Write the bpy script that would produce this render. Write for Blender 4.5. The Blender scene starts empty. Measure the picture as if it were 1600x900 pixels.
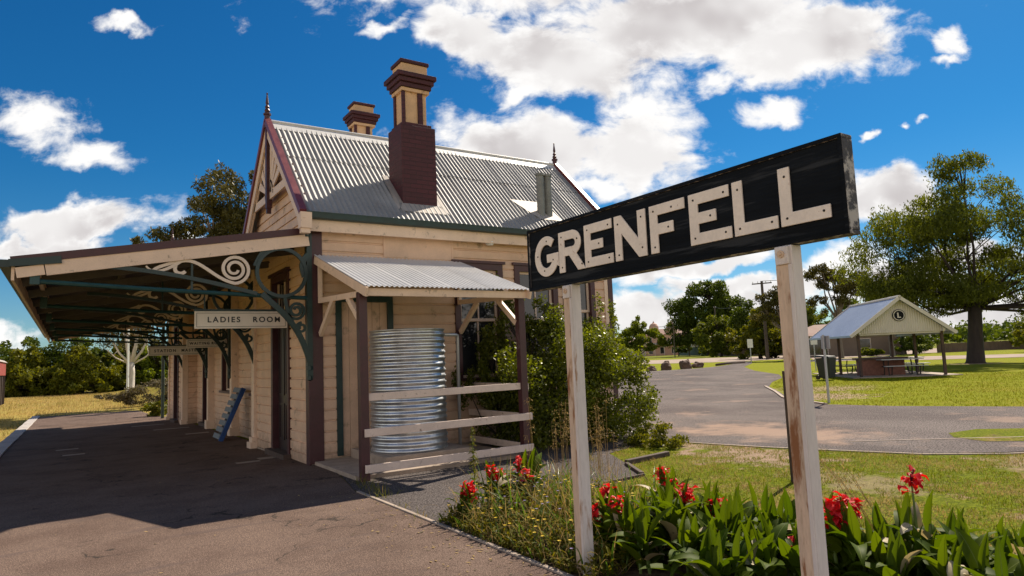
import bpy, math, random
import numpy as np
from mathutils import Vector, Matrix, noise as mnoise
R = math.radians
rnd = random.Random(7)
nrs = np.random.RandomState(11)
S = bpy.context.scene
COL = S.collection

# ------------------------------------------------------------------ camera
RX = Vector((0.8356162, -0.5477671, -0.0411927))
UP = Vector((-0.0219828, -0.1082754, 0.9938779))
FW = Vector((0.5488737, 0.8295949, 0.1025181))
cam_d = bpy.data.cameras.new('camera')
cam_d.sensor_width = 36.0
cam_d.lens = 1048.09 / 1600 * 36
cam_d.clip_start = 0.05
cam_d.clip_end = 6000
cam = bpy.data.objects.new('camera', cam_d)
COL.objects.link(cam)
m = Matrix.Identity(4)
for i in range(3):
    m[i][0], m[i][1], m[i][2] = RX[i], UP[i], -FW[i]
m[2][3] = 1.6
cam.matrix_world = m
S.camera = cam
S.render.resolution_x, S.render.resolution_y = 1024, 576
S.view_settings.view_transform = 'Standard'
S.view_settings.look = 'None'
S.view_settings.gamma = 1
S.view_settings.exposure = 0.65
S.cycles.max_bounces = 6
S.cycles.transparent_max_bounces = 6

# ------------------------------------------------------------------ node helpers
class NT:
    def __init__(s, tree):
        s.t = tree; s.n = tree.nodes; s.l = tree.links
    def node(s, typ, **kw):
        n = s.n.new(typ)
        for k, v in kw.items():
            setattr(n, k, v)
        return n
    def put(s, sock, v):
        if v is None:
            return
        if isinstance(v, bpy.types.NodeSocket):
            s.l.new(v, sock)
        else:
            if isinstance(v, (tuple, list)) and len(v) == 3 and sock.type == 'RGBA':
                v = (*v, 1)
            sock.default_value = v
    def math(s, op, a, b=None, c=None, clamp=False):
        n = s.node('ShaderNodeMath', operation=op, use_clamp=clamp)
        s.put(n.inputs[0], a); s.put(n.inputs[1], b)
        if c is not None: s.put(n.inputs[2], c)
        return n.outputs[0]
    def vec(s, op, a, b=None, scale=None):
        n = s.node('ShaderNodeVectorMath', operation=op)
        s.put(n.inputs[0], a)
        if b is not None: s.put(n.inputs[1], b)
        if scale is not None: s.put(n.inputs['Scale'], scale)
        return n.outputs['Value'] if op in ('LENGTH', 'DOT_PRODUCT', 'DISTANCE') else n.outputs[0]
    def mix(s, f, a, b, mode='MIX'):
        n = s.node('ShaderNodeMix', data_type='RGBA', blend_type=mode)
        s.put(n.inputs[0], f); s.put(n.inputs[6], a); s.put(n.inputs[7], b)
        return n.outputs[2]
    def noise(s, vec, scale, detail=4, rough=.55, distort=0):
        n = s.node('ShaderNodeTexNoise')
        s.put(n.inputs['Vector'], vec)
        n.inputs['Scale'].default_value = scale
        n.inputs['Detail'].default_value = detail
        n.inputs['Roughness'].default_value = rough
        n.inputs['Distortion'].default_value = distort
        return n.outputs[0]
    def ramp(s, f, lo, hi):
        n = s.node('ShaderNodeMapRange', interpolation_type='SMOOTHSTEP')
        s.put(n.inputs[0], f)
        n.inputs[1].default_value = lo; n.inputs[2].default_value = hi
        return n.outputs[0]
    def pos(s):
        return s.node('ShaderNodeNewGeometry').outputs['Position']
    def scaled(s, v, sc):
        return s.vec('MULTIPLY', v, sc)

# ------------------------------------------------------------------ world
SUN_AZ = math.atan2(.94, .34)       # clockwise from +Y
SUN_EL = R(45.5)
w = bpy.data.worlds.new('World'); S.world = w; w.use_nodes = True
q = NT(w.node_tree); q.n.clear()
sky = q.node('ShaderNodeTexSky', sky_type='NISHITA', sun_disc=False)
sky.sun_elevation = SUN_EL; sky.sun_rotation = SUN_AZ
sky.altitude = 400; sky.air_density = 1.0; sky.dust_density = 0.35; sky.ozone_density = 3.0
hs = q.node('ShaderNodeHueSaturation')
q.put(hs.inputs['Color'], sky.outputs[0]); hs.inputs['Saturation'].default_value = 1.3
hs.inputs['Hue'].default_value = 0.493
d = q.node('ShaderNodeTexCoord').outputs['Generated']
sz = q.node('ShaderNodeSeparateXYZ'); q.put(sz.inputs[0], d)
skycol = q.mix(1.0, hs.outputs[0], q.mix(q.ramp(sz.outputs[2], .0, .30), (.62, .80, .92), (.22, .67, .88)), 'MULTIPLY')
yw = R(33.489)
wq = q.vec('DOT_PRODUCT', d, (math.sin(yw), math.cos(yw), 0))
wq = q.math('MAXIMUM', wq, 0.02)
uq = q.math('DIVIDE', q.vec('DOT_PRODUCT', d, (math.cos(yw), -math.sin(yw), 0)), wq)
vq = q.math('DIVIDE', q.vec('DOT_PRODUCT', d, (0, 0, 1)), wq)
cmb = q.node('ShaderNodeCombineXYZ'); q.put(cmb.inputs[0], uq); q.put(cmb.inputs[1], vq)
uv = cmb.outputs[0]
CL = [(0.297, 0.508, 0.328, 0.095, 2), (0.094, 0.452, 0.190, 0.074, -8), (0.472, 0.462, 0.182, 0.070, 7), (0.200, 0.372, 0.080, 0.052, -20), (-0.044, 0.496, 0.11, 0.052, -23), (0.223, 0.611, 0.502, 0.097, 2), (0.058, 0.316, 0.215, 0.059, -1), (0.204, 0.301, 0.107, 0.071, -18), (0.241, 0.35, 0.069, 0.046, -18), (-0.093, 0.354, 0.059, 0.037, 2), (0.133, 0.259, 0.078, 0.03, 2), (0.322, 0.411, 0.047, 0.025, 2), (0.414, 0.358, 0.061, 0.025, -6), (0.394, 0.415, 0.039, 0.018, 22), (0.693, 0.456, 0.028, 0.021, 22), (0.695, 0.428, 0.028, 0.015, 22), (0.555, 0.324, 0.016, 0.009, 17), (0.617, 0.334, 0.016, 0.008, 2), (0.649, 0.338, 0.014, 0.008, 2), (-0.183, 0.525, 0.05, 0.015, 17), (0.022, 0.395, 0.044, 0.016, 22), (0.578, 0.221, 0.102, 0.042, 10), (0.491, 0.119, 0.086, 0.029, 12), (0.364, 0.093, 0.181, 0.025, 2), (0.28, 0.13, 0.163, 0.023, 10), (0.199, 0.056, 0.095, 0.036, 2), (0.343, 0.065, 0.105, 0.023, 2), (0.575, 0.089, 0.153, 0.039, 2), (-0.729, 0.392, 0.085, 0.046, -13), (-0.624, 0.337, 0.069, 0.03, -10), (-0.589, 0.545, 0.052, 0.015, -13), (-0.671, 0.227, 0.150, 0.034, 6), (-0.713, 0.189, 0.12, 0.026, 2), (-0.752, 0.067, 0.067, 0.031, 2), (-0.49, 0.188, 0.068, 0.014, 2), (0.516, 0.503, 0.129, 0.042, 2), (.72, .03, .24, .034, 0), (.93, .10, .14, .03, 4), (.70, .125, .10, .022, 5), (.95, .03, .2, .04, 0)]
warp = q.node('ShaderNodeTexNoise'); q.put(warp.inputs['Vector'], uv); warp.inputs['Scale'].default_value = 15; warp.inputs['Detail'].default_value = 6
wv = q.vec('SCALE', q.vec('SUBTRACT', warp.outputs['Color'], (.5, .5, .5)), scale=.085)
uvw = q.vec('ADD', uv, wv)
best = None; bigb = None
for (cx, cy, rx, ry, rot) in CL:
    mp = q.node('ShaderNodeMapping', vector_type='TEXTURE')
    q.put(mp.inputs[0], uvw)
    mp.inputs['Location'].default_value = (cx, cy, 0)
    mp.inputs['Rotation'].default_value = (0, 0, R(rot))
    mp.inputs['Scale'].default_value = (rx, ry, 1)
    ln = q.vec('LENGTH', mp.outputs[0])
    best = ln if best is None else q.math('MINIMUM', best, ln)   # normalised radius
    if rx > .09: bigb = ln if bigb is None else q.math('MINIMUM', bigb, ln)
blob = q.math('MAXIMUM', q.math('MULTIPLY', q.math('SUBTRACT', 1.0, best), .62), q.math('MULTIPLY', q.math('SUBTRACT', 1.0, bigb), 1.15))
def fb(p):
    a = q.noise(q.scaled(p, (1, 1.5, 1)), 13, 9, .62, .3)
    b = q.noise(q.scaled(p, (1, 1.5, 1)), 4.5, 2, .5)
    return q.math('ADD', q.math('MULTIPLY', a, .75), q.math('MULTIPLY', b, .25))
f0 = fb(uv)
f1 = fb(q.vec('ADD', uv, (.010, .016, 0)))
den = q.math('ADD', blob, q.math('MULTIPLY', q.math('SUBTRACT', f0, .485), 2.2))
alpha = q.ramp(den, -.02, 0.50)
blobc = q.math('MINIMUM', q.math('MAXIMUM', q.math('SUBTRACT', 1.0, bigb), 0), 1)
thick = q.math('ADD', q.math('MULTIPLY', blobc, 1.0), q.math('MULTIPLY', q.math('SUBTRACT', f1, f0), 1.3))
shade = q.ramp(thick, .08, .75)
big = q.ramp(q.noise(uv, 5.5, 3, .5), .40, .62)
shade = q.math('MULTIPLY', shade, q.math('ADD', .35, q.math('MULTIPLY', big, .65)))
ccol = q.mix(shade, (1.0, 0.985, 0.97), (0.60, 0.565, 0.565))
bgs = q.node('ShaderNodeBackground'); q.put(bgs.inputs[0], skycol); bgs.inputs[1].default_value = 0.062
# unseen cloud banks low behind the viewer, added to brighten the shaded walls
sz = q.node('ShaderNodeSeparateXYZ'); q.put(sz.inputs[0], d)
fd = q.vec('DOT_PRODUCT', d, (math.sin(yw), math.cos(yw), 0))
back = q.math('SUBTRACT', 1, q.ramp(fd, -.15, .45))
fill_bank = q.ramp(q.math('ADD', q.noise(q.scaled(d, (1, 1, 2)), 2.6, 7, .6), q.math('MULTIPLY', q.math('SUBTRACT', .30, q.math('ABSOLUTE', q.math('SUBTRACT', sz.outputs[2], .12))), .55)), .40, .58)
fill_bank = q.math('MULTIPLY', fill_bank, back)
ccol = q.mix(fill_bank, ccol, (1.0, .93, .86))
alpha = q.math('MAXIMUM', q.math('MULTIPLY', alpha, q.math('SUBTRACT', 1, back)), fill_bank)
cstr = q.math('ADD', .66, q.math('MULTIPLY', fill_bank, .10))
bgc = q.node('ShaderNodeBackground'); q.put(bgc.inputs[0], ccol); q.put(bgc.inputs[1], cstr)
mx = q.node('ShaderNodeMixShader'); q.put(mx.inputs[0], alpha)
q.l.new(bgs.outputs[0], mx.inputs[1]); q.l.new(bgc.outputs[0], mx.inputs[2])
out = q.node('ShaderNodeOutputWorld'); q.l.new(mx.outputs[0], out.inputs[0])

sl = bpy.data.lights.new('sun', 'SUN'); sl.energy = 5.0; sl.angle = R(.53); sl.color = (1.0, .88, .72)
sun = bpy.data.objects.new('sun', sl); COL.objects.link(sun)
sd = Vector((math.sin(SUN_AZ) * math.cos(SUN_EL), math.cos(SUN_AZ) * math.cos(SUN_EL), math.sin(SUN_EL)))
sun.rotation_euler = sd.to_track_quat('Z', 'Y').to_euler()
sun.location = sd * 50

# ------------------------------------------------------------------ materials
def mat(name, base, rough=.6, metal=0.0, var=.18, scale=3.0, fine=60, bump=.0, bscale=None, streak=0, dirt=None, dirt_amt=.0, dirt_scale=6, spec=.5, splash=None, stretch=None):
    """painted / plain surface: base colour mottled by two noises, optional dirt patches and bump"""
    mt = bpy.data.materials.new(name); mt.use_nodes = True
    q = NT(mt.node_tree); b = q.n['Principled BSDF']
    p = q.pos()
    if streak: p = q.scaled(p, (1, 1, 1.0 / streak))
    if stretch: p = q.scaled(p, stretch)
    n1 = q.noise(p, scale, 5, .6); n2 = q.noise(p, fine, 3, .6)
    f = q.math('ADD', q.math('MULTIPLY', n1, .65), q.math('MULTIPLY', n2, .35))
    f = q.ramp(f, .3, .7)
    lo = tuple(c * (1 - var) for c in base); hi = tuple(min(1, c * (1 + var)) for c in base)
    c = q.mix(f, lo, hi)
    if dirt is not None:
        dn = q.noise(p, dirt_scale, 8, .65)
        c = q.mix(q.ramp(dn, .62 - dirt_amt, .74 - dirt_amt), c, dirt)
    q.put(b.inputs['Base Color'], c)
    b.inputs['Roughness'].default_value = rough; b.inputs['Metallic'].default_value = metal
    b.inputs['Specular IOR Level'].default_value = spec
    q.put(b.inputs['Roughness'], q.math('ADD', rough - .1, q.math('MULTIPLY', n1, .2)))
    if splash:
        sz_ = q.node('ShaderNodeSeparateXYZ'); q.put(sz_.inputs[0], q.pos())
        k = q.math('ADD', q.math('SUBTRACT', .42, sz_.outputs[2]), q.math('MULTIPLY', q.math('SUBTRACT', q.noise(q.pos(), 6, 6, .7), .5), 1.1))
        c = q.mix(q.math('MULTIPLY', q.ramp(k, .0, .5), .6), c, splash); q.put(b.inputs['Base Color'], c)
    if bump:
        bn = q.node('ShaderNodeBump'); bn.inputs['Strength'].default_value = bump; bn.inputs['Distance'].default_value = .01
        q.put(bn.inputs['Height'], q.noise(p, bscale or fine, 4, .6)); q.l.new(bn.outputs[0], b.inputs['Normal'])
    return mt
def leafmat(name, c1, c2, trans=.45, rough=.45, tcol=None, spec=.4):
    """foliage: colour differs leaf by leaf, light passes through"""
    mt = bpy.data.materials.new(name); mt.use_nodes = True
    q = NT(mt.node_tree); b = q.n['Principled BSDF']; o = q.n['Material Output']
    g = q.node('ShaderNodeNewGeometry')
    n = q.noise(g.outputs['Position'], .9, 2)
    f = q.math('ADD', q.math('MULTIPLY', g.outputs['Random Per Island'], .65), q.math('MULTIPLY', n, .5), clamp=True)
    c = q.mix(f, c1, c2)
    q.put(b.inputs['Base Color'], c); b.inputs['Roughness'].default_value = rough
    b.inputs['Specular IOR Level'].default_value = spec
    t = q.node('ShaderNodeBsdfTranslucent')
    q.put(t.inputs[0], q.mix(1.0, c, tcol or (1.0, 1.15, .45), 'MULTIPLY'))
    ms = q.node('ShaderNodeMixShader'); ms.inputs[0].default_value = trans
    q.l.new(b.outputs[0], ms.inputs[1]); q.l.new(t.outputs[0], ms.inputs[2]); q.l.new(ms.outputs[0], o.inputs[0])
    return mt
M = {}
M['cream'] = mat('cream_weatherboard', (.66, .45, .315), .6, var=.13, scale=2.5, splash=(.20, .13, .085), dirt=(.34, .24, .16), dirt_amt=.04, dirt_scale=3)
M['cream2'] = mat('pale_cream_trim', (.72, .54, .41), .5, var=.10, scale=4, dirt=(.36, .27, .2), dirt_amt=.03, dirt_scale=9)
M['ccream'] = mat('chimney_cream', (.64, .41, .24), .8, var=.12, scale=5, bump=.2, dirt=(.3, .2, .13), dirt_amt=.05)
M['rail'] = mat('pinkish_white_rail', (.66, .53, .45), .6, var=.12, scale=5, streak=1, dirt=(.3, .22, .17), dirt_amt=.03, dirt_scale=11)
M['maroon'] = mat('maroon_paint', (.055, .014, .017), .45, var=.25, scale=5)
M['maroonl'] = mat('maroon_barge_paint', (.16, .035, .035), .4, var=.2, scale=5)
M['green'] = mat('dark_green_paint', (.008, .028, .027), .42, var=.3, scale=6)
M['teal'] = mat('teal_rod_paint', (.010, .050, .053), .45, var=.25, scale=6)
M['galv'] = mat('galvanised_roof', (.30, .297, .288), .6, metal=.1, var=.2, scale=1.3, fine=25, dirt=(.26, .20, .155), dirt_amt=.0, dirt_scale=2.2)
q = NT(M['galv'].node_tree); g_ = q.node('ShaderNodeNewGeometry'); b_ = q.n['Principled BSDF']
lk = b_.inputs['Base Color'].links[0].from_socket     # every sheet has weathered to its own grey
q.put(b_.inputs['Base Color'], q.mix(q.math('MULTIPLY', g_.outputs['Random Per Island'], .30), lk, (.22, .215, .205)))
M['galvn'] = mat('clean_zinc_roof', (.64, .63, .61), .5, metal=.1, var=.07, scale=2)
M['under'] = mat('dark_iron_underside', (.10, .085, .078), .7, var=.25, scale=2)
M['tank'] = mat('shiny_galvanised_tank', (.58, .61, .64), .36, metal=.9, var=.16, scale=7, fine=30)
M['pipe'] = mat('grey_pipe', (.5, .51, .52), .4, metal=.5, var=.1)
M['flue'] = mat('weathered_flue', (.2, .205, .195), .6, metal=.3, var=.25, scale=6)
M['flash'] = mat('pale_lead_flashing', (.38, .34, .30), .6, metal=.1, var=.15, scale=5)
M['concrete'] = mat('concrete', (.34, .27, .215), .85, var=.2, scale=4, fine=80, bump=.3, dirt=(.16, .13, .1), dirt_amt=.04)
M['coping'] = mat('pale_coping', (.42, .38, .35), .85, var=.2, scale=2, bump=.3, dirt=(.2, .17, .15), dirt_amt=.06)
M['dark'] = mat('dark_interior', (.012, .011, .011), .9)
M['glass'] = mat('dark_window_glass', (.02, .022, .025), .06, var=.2, scale=2, spec=.7)
M['doorp'] = mat('dark_door_paint', (.022, .010, .012), .4, var=.3, scale=6)
M['signb'] = mat('weathered_black_board', (.0055, .0075, .011), .7, var=.5, scale=3, fine=30, dirt=(.030, .033, .038), dirt_amt=.10, dirt_scale=5, spec=.12, stretch=(1, .22, 3.2), bump=.5, bscale=14)
M['frame'] = mat('flaking_sign_edge', (.045, .04, .042), .7, var=.4, scale=14, dirt=(.42, .39, .36), dirt_amt=.14, dirt_scale=16)
M['letter'] = mat('rust_specked_white', (.82, .73, .65), .6, var=.10, scale=7, dirt=(.30, .13, .055), dirt_amt=.0, dirt_scale=15)
M['rust'] = mat('rusty_edge', (.30, .12, .05), .8, var=.3, scale=12)
M['bolt'] = mat('dark_bolt', (.03, .022, .02), .6, metal=.3)
M['postw'] = mat('weathered_white_post', (.66, .60, .57), .6, var=.12, scale=6, streak=5, dirt=(.36, .2, .1), dirt_amt=.03, dirt_scale=7)
M['postr'] = mat('rust_stained_white', (.60, .45, .33), .7, var=.2, scale=7, streak=5, dirt=(.25, .10, .035), dirt_amt=.13, dirt_scale=9)
M['signw'] = mat('aged_white_board', (.72, .66, .58), .5, var=.06, scale=4)
M['ink'] = mat('black_lettering', (.012, .012, .012), .5)
M['blue'] = mat('blue_paint', (.009, .052, .20), .5, var=.3, scale=8, dirt=(.25, .3, .4), dirt_amt=-.02)
M['tread'] = mat('grey_tread', (.16, .18, .20), .7, var=.2, scale=9)
M['timber'] = mat('old_dark_timber', (.07, .045, .035), .85, var=.35, scale=7, bump=.3)
M['bark'] = mat('brown_bark', (.034, .025, .020), .9, var=.4, scale=4, streak=4, bump=.6, bscale=18)
M['barkg'] = mat('grey_bark', (.16, .13, .11), .85, var=.35, scale=4, streak=4, bump=.5, bscale=15)
M['barkw'] = mat('white_gum_bark', (.50, .44, .38), .7, var=.25, scale=2, streak=3, dirt=(.3, .22, .17), dirt_amt=.04)
M['pole'] = mat('grey_timber_pole', (.075, .058, .048), .85, var=.3, scale=4, streak=5)
M['steel'] = mat('grey_steel', (.36, .38, .4), .45, metal=.4, var=.1)
M['white'] = mat('white_sign_face', (.75, .75, .74), .5, var=.06)
M['rock'] = mat('brown_boulder', (.11, .065, .045), .9, var=.4, scale=2.5, bump=.6, bscale=9)
M['brickr'] = mat('red_brick', (.17, .075, .055), .85, var=.3, scale=8, fine=40)
M['shroof'] = mat('blue_grey_roof', (.33, .40, .52), .42, metal=.25, var=.06, scale=2)
M['shgable'] = mat('pale_cream_cladding', (.55, .515, .455), .5, var=.08, scale=2)
M['town'] = mat('pink_render', (.50, .31, .23), .8, var=.12, scale=.3)
M['townw'] = mat('pale_render', (.62, .55, .48), .8, var=.1, scale=.3)
M['tile'] = mat('terracotta_roof', (.20, .10, .075), .8, var=.2, scale=.5)
M['brownw'] = mat('brown_house_wall', (.20, .155, .12), .8, var=.15, scale=.6)
M['greenf'] = mat('faded_green_fence', (.10, .13, .10), .7, var=.2, scale=1)
M['brownf'] = mat('weathered_brown_fence', (.12, .082, .06), .85, var=.3, scale=3, streak=4)
M['wagon'] = mat('faded_red_wagon', (.25, .04, .03), .6, var=.25, scale=4)
M['wagond'] = mat('dark_wagon_body', (.045, .028, .022), .7, var=.3, scale=4)
M['wire'] = mat('dark_wire', (.02, .02, .02), .6)
M['bin'] = mat('dark_green_bin', (.012, .018, .016), .5)

# foliage
M['canna'] = leafmat('canna_leaf', (.040, .080, .006), (.095, .135, .009), .42, .55, (1.6, 1.5, .2), .08)
M['rib'] = leafmat('canna_midrib', (.16, .20, .05), (.22, .26, .08), .3, .6, (1.3, 1.3, .4), .05)
M['cannad'] = leafmat('canna_dry_leaf', (.42, .34, .2), (.55, .46, .28), .3, .6, (1, .9, .6))
M['petal'] = leafmat('scarlet_petal', (.55, .006, .012), (.68, .02, .02), .35, .5, (1.3, .35, .3))
M['bud'] = leafmat('dark_bud', (.05, .01, .014), (.09, .012, .02), .2, .5)
M['brightg'] = leafmat('bright_lawn_blade', (.11, .145, .003), (.19, .215, .005), .4, .8, (1.2, 1.1, .2), .05)
M['stemb'] = mat('bush_twig', (.06, .05, .03), .8)
M['stem'] = mat('green_stem', (.09, .14, .03), .5, var=.2)
M['weedl'] = leafmat('weed_leaf', (.070, .078, .008), (.17, .155, .016), .42, .7, (1.4, 1.2, .3), .12)
M['dry'] = leafmat('dry_straw', (.34, .235, .09), (.52, .38, .18), .35, .8, (1, .9, .6), .1)
M['yellow'] = leafmat('yellow_daisy', (.72, .48, .01), (.80, .58, .02), .3, .5, (1, .9, .3))
M['violet'] = leafmat('violet_flower', (.26, .20, .46), (.36, .28, .55), .3, .5, (1, .9, 1.2))
M['strap'] = leafmat('strap_leaf', (.07, .13, .015), (.13, .2, .03), .4, .4)
M['bush'] = leafmat('glossy_bush_leaf', (.032, .052, .006), (.165, .180, .014), .45, .4, (1.5, 1.5, .25), .4)
M['pepper'] = leafmat('pepper_tree_leaf', (.055, .075, .010), (.130, .150, .018), .5, .55, (1.4, 1.3, .3), .25)
M['plane'] = leafmat('dense_dark_leaf', (.030, .056, .007), (.100, .135, .012), .42, .55, (1.3, 1.2, .3), .25)
M['gum'] = leafmat('gum_leaf', (.044, .048, .013), (.115, .105, .028), .35, .5, (1.3, 1.1, .4), .25)
M['mid'] = leafmat('mid_green_leaf', (.048, .076, .007), (.140, .170, .014), .48, .55, (1.4, 1.2, .3), .25)
M['bright'] = leafmat('yellow_green_leaf', (.075, .098, .007), (.165, .170, .012), .45, .55, (1.4, 1.2, .3), .25)
M['shrubl'] = leafmat('lit_shrub_leaf', (.045, .075, .006), (.19, .225, .018), .5, .5, (1.4, 1.3, .3), .25)  # leaf colour brightened so the foliage looks sunlit
M['scrub'] = leafmat('dry_scrub_leaf', (.10, .075, .05), (.17, .13, .07), .3, .6)
# ------------------------------------------------------------------ mesh helpers
ORG = {}
class MB:
    def __init__(s): s.v = []; s.f = []; s.m = []; s.mi = 0
    def add(s, vs, fs):
        o = len(s.v); s.v += [tuple(map(float, p)) for p in vs]
        s.f += [tuple(i + o for i in f) for f in fs]; s.m += [s.mi] * len(fs); return s
    def box(s, x0, x1, y0, y1, z0, z1):
        return s.obox(((x0 + x1) / 2, (y0 + y1) / 2, (z0 + z1) / 2), (abs(x1 - x0) / 2, 0, 0), (0, abs(y1 - y0) / 2, 0), (0, 0, abs(z1 - z0) / 2))
    def obox(s, c, a, b, d):
        c, a, b, d = map(Vector, (c, a, b, d))
        vs = [c + i * a + j * b + k * d for k in (-1, 1) for j in (-1, 1) for i in (-1, 1)]
        return s.add(vs, [(0, 2, 3, 1), (4, 5, 7, 6), (0, 1, 5, 4), (2, 6, 7, 3), (0, 4, 6, 2), (1, 3, 7, 5)])
    def bar(s, p, q_, w, h, up=(0, 0, 1)):
        p, q_, up = Vector(p), Vector(q_), Vector(up)
        dd = (q_ - p); ax = dd.normalized(); si = ax.cross(up)
        if si.length < 1e-4: si = ax.cross(Vector((1, 0, 0)))
        si.normalize(); u2 = si.cross(ax)
        return s.obox((p + q_) / 2, dd / 2, si * w / 2, u2 * h / 2)
    def tube(s, pts, rad, n=8, cap=True):
        pts = [Vector(p) for p in pts]
        if not isinstance(rad, (list, tuple)): rad = [rad] * len(pts)
        vs = []; fs = []; prev = None
        for i, p in enumerate(pts):
            t = (pts[min(i + 1, len(pts) - 1)] - pts[max(i - 1, 0)]).normalized()
            if prev is None:
                a = t.orthogonal().normalized()
            else:
                a = (prev - t * prev.dot(t))
                a = a.normalized() if a.length > 1e-5 else t.orthogonal().normalized()
            prev = a; b = t.cross(a)
            for k in range(n):
                an = 2 * math.pi * k / n
                vs.append(p + (a * math.cos(an) + b * math.sin(an)) * rad[i])
        for i in range(len(pts) - 1):
            for k in range(n):
                fs.append((i * n + k, i * n + (k + 1) % n, (i + 1) * n + (k + 1) % n, (i + 1) * n + k))
        if cap:
            fs.append(tuple(range(n))[::-1]); fs.append(tuple((len(pts) - 1) * n + k for k in range(n)))
        return s.add(vs, fs)
    def poly(s, pts, o, ux, uy, th):
        """flat outline (2-D points) extruded by th along ux x uy"""
        o, ux, uy = Vector(o), Vector(ux), Vector(uy); n = ux.cross(uy).normalized() * th
        k = len(pts)
        vs = [o + ux * a + uy * b for a, b in pts] + [o + ux * a + uy * b + n for a, b in pts]
        fs = [tuple(range(k))[::-1], tuple(range(k, 2 * k))] + [(i, (i + 1) % k, (i + 1) % k + k, i + k) for i in range(k)]
        return s.add(vs, fs)
    def strip(s, pts, wid, o, ux, uy, th):
        """a flat band of width wid following 2-D points, thickness th"""
        if not isinstance(wid, (list, tuple)): wid = [wid] * len(pts)
        P = [Vector((a, b)) for a, b in pts]; L = []; Rr = []
        for i, p in enumerate(P):
            t = (P[min(i + 1, len(P) - 1)] - P[max(i - 1, 0)])
            t = t.normalized() if t.length > 1e-9 else Vector((1, 0))
            nn = Vector((-t.y, t.x)) * wid[i] / 2
            L.append(p + nn); Rr.append(p - nn)
        o, ux, uy = Vector(o), Vector(ux), Vector(uy); n = ux.cross(uy).normalized() * th
        k = len(P); f3 = lambda a: o + ux * a.x + uy * a.y
        vs = [f3(a) for a in L] + [f3(a) for a in Rr] + [f3(a) + n for a in L] + [f3(a) + n for a in Rr]
        fs = []
        for i in range(k - 1):
            fs += [(i, i + 1, k + i + 1, k + i)[::-1], (2 * k + i, 2 * k + i + 1, 3 * k + i + 1, 3 * k + i)[::1][::-1][::-1],
                   (i, i + 1, 2 * k + i + 1, 2 * k + i), (k + i, 3 * k + i, 3 * k + i + 1, k + i + 1)]
        fs += [(0, 2 * k, 3 * k, k), (k - 1, 2 * k - 1, 4 * k - 1, 3 * k - 1)]
        return s.add(vs, fs)
    def lathe(s, prof, c=(0, 0, 0), n=24):
        c = Vector(c); vs = []; fs = []
        for r, z in prof:
            for k in range(n):
                a = 2 * math.pi * k / n
                vs.append(c + Vector((r * math.cos(a), r * math.sin(a), z)))
        for i in range(len(prof) - 1):
            for k in range(n):
                fs.append((i * n + k, i * n + (k + 1) % n, (i + 1) * n + (k + 1) % n, (i + 1) * n + k))
        fs.append(tuple(range(n))[::-1]); fs.append(tuple((len(prof) - 1) * n + k for k in range(n)))
        return s.add(vs, fs)
    def corr(s, o, u, v, L, D, pitch=.076, amp=.009, seg=6, th=.0):
        """corrugated sheet: waves run across u (length L), ribs along v (length D)"""
        o, u, v = Vector(o), Vector(u).normalized(), Vector(v).normalized(); n = u.cross(v)
        if n.z < 0: n = -n
        N = max(2, int(L / pitch * seg)); a = []; 
        for i in range(N + 1):
            x = L * i / N; h = amp * math.sin(2 * math.pi * x / pitch)
            a.append((x, h))
        vs = [o + u * x + n * h for x, h in a] + [o + u * x + n * h + v * D for x, h in a]
        fs = [(i, i + 1, N + 2 + i, N + 1 + i) for i in range(N)]
        return s.add(vs, fs)
    def build(s, name, m, parent=None, smooth=False, bevel=0, label=None, cat=None, group=None, kind=None):
        me = bpy.data.meshes.new(name)
        org = Vector((0, 0, 0))
        if parent is not None: org = Vector(ORG[parent.name])
        me.from_pydata([tuple(Vector(p) - org) for p in s.v], [], s.f)
        ml = m if isinstance(m, (list, tuple)) else [m]
        for x in ml: me.materials.append(M[x] if isinstance(x, str) else x)
        if len(ml) > 1: me.polygons.foreach_set('material_index', s.m)
        if smooth: me.polygons.foreach_set('use_smooth', [True] * len(me.polygons))
        me.validate(); me.update()
        o = bpy.data.objects.new(name, me); COL.objects.link(o)
        if parent is not None:
            o.parent = parent
        ORG[o.name] = tuple(org)
        if bevel:
            b = o.modifiers.new('bevel', 'BEVEL'); b.width = bevel; b.segments = 2; b.limit_method = 'ANGLE'
        tag(o, label, cat, group, kind)
        return o
def tag(o, label=None, cat=None, group=None, kind=None):
    for k, v in (('label', label), ('category', cat), ('group', group), ('kind', kind)):
        if v is not None: o[k] = v
    return o
def empty(name, loc, label, cat, group=None):
    o = bpy.data.objects.new(name, None); COL.objects.link(o); o.location = loc
    o.empty_display_size = .2
    ORG[o.name] = tuple(loc); return tag(o, label, cat, group)
def copy_tree(o, parent=None):
    c = o.copy(); COL.objects.link(c)
    if parent is not None: c.parent = parent
    ORG[c.name] = ORG[o.name]
    for ch in list(o.children): copy_tree(ch, c)
    return c
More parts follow.
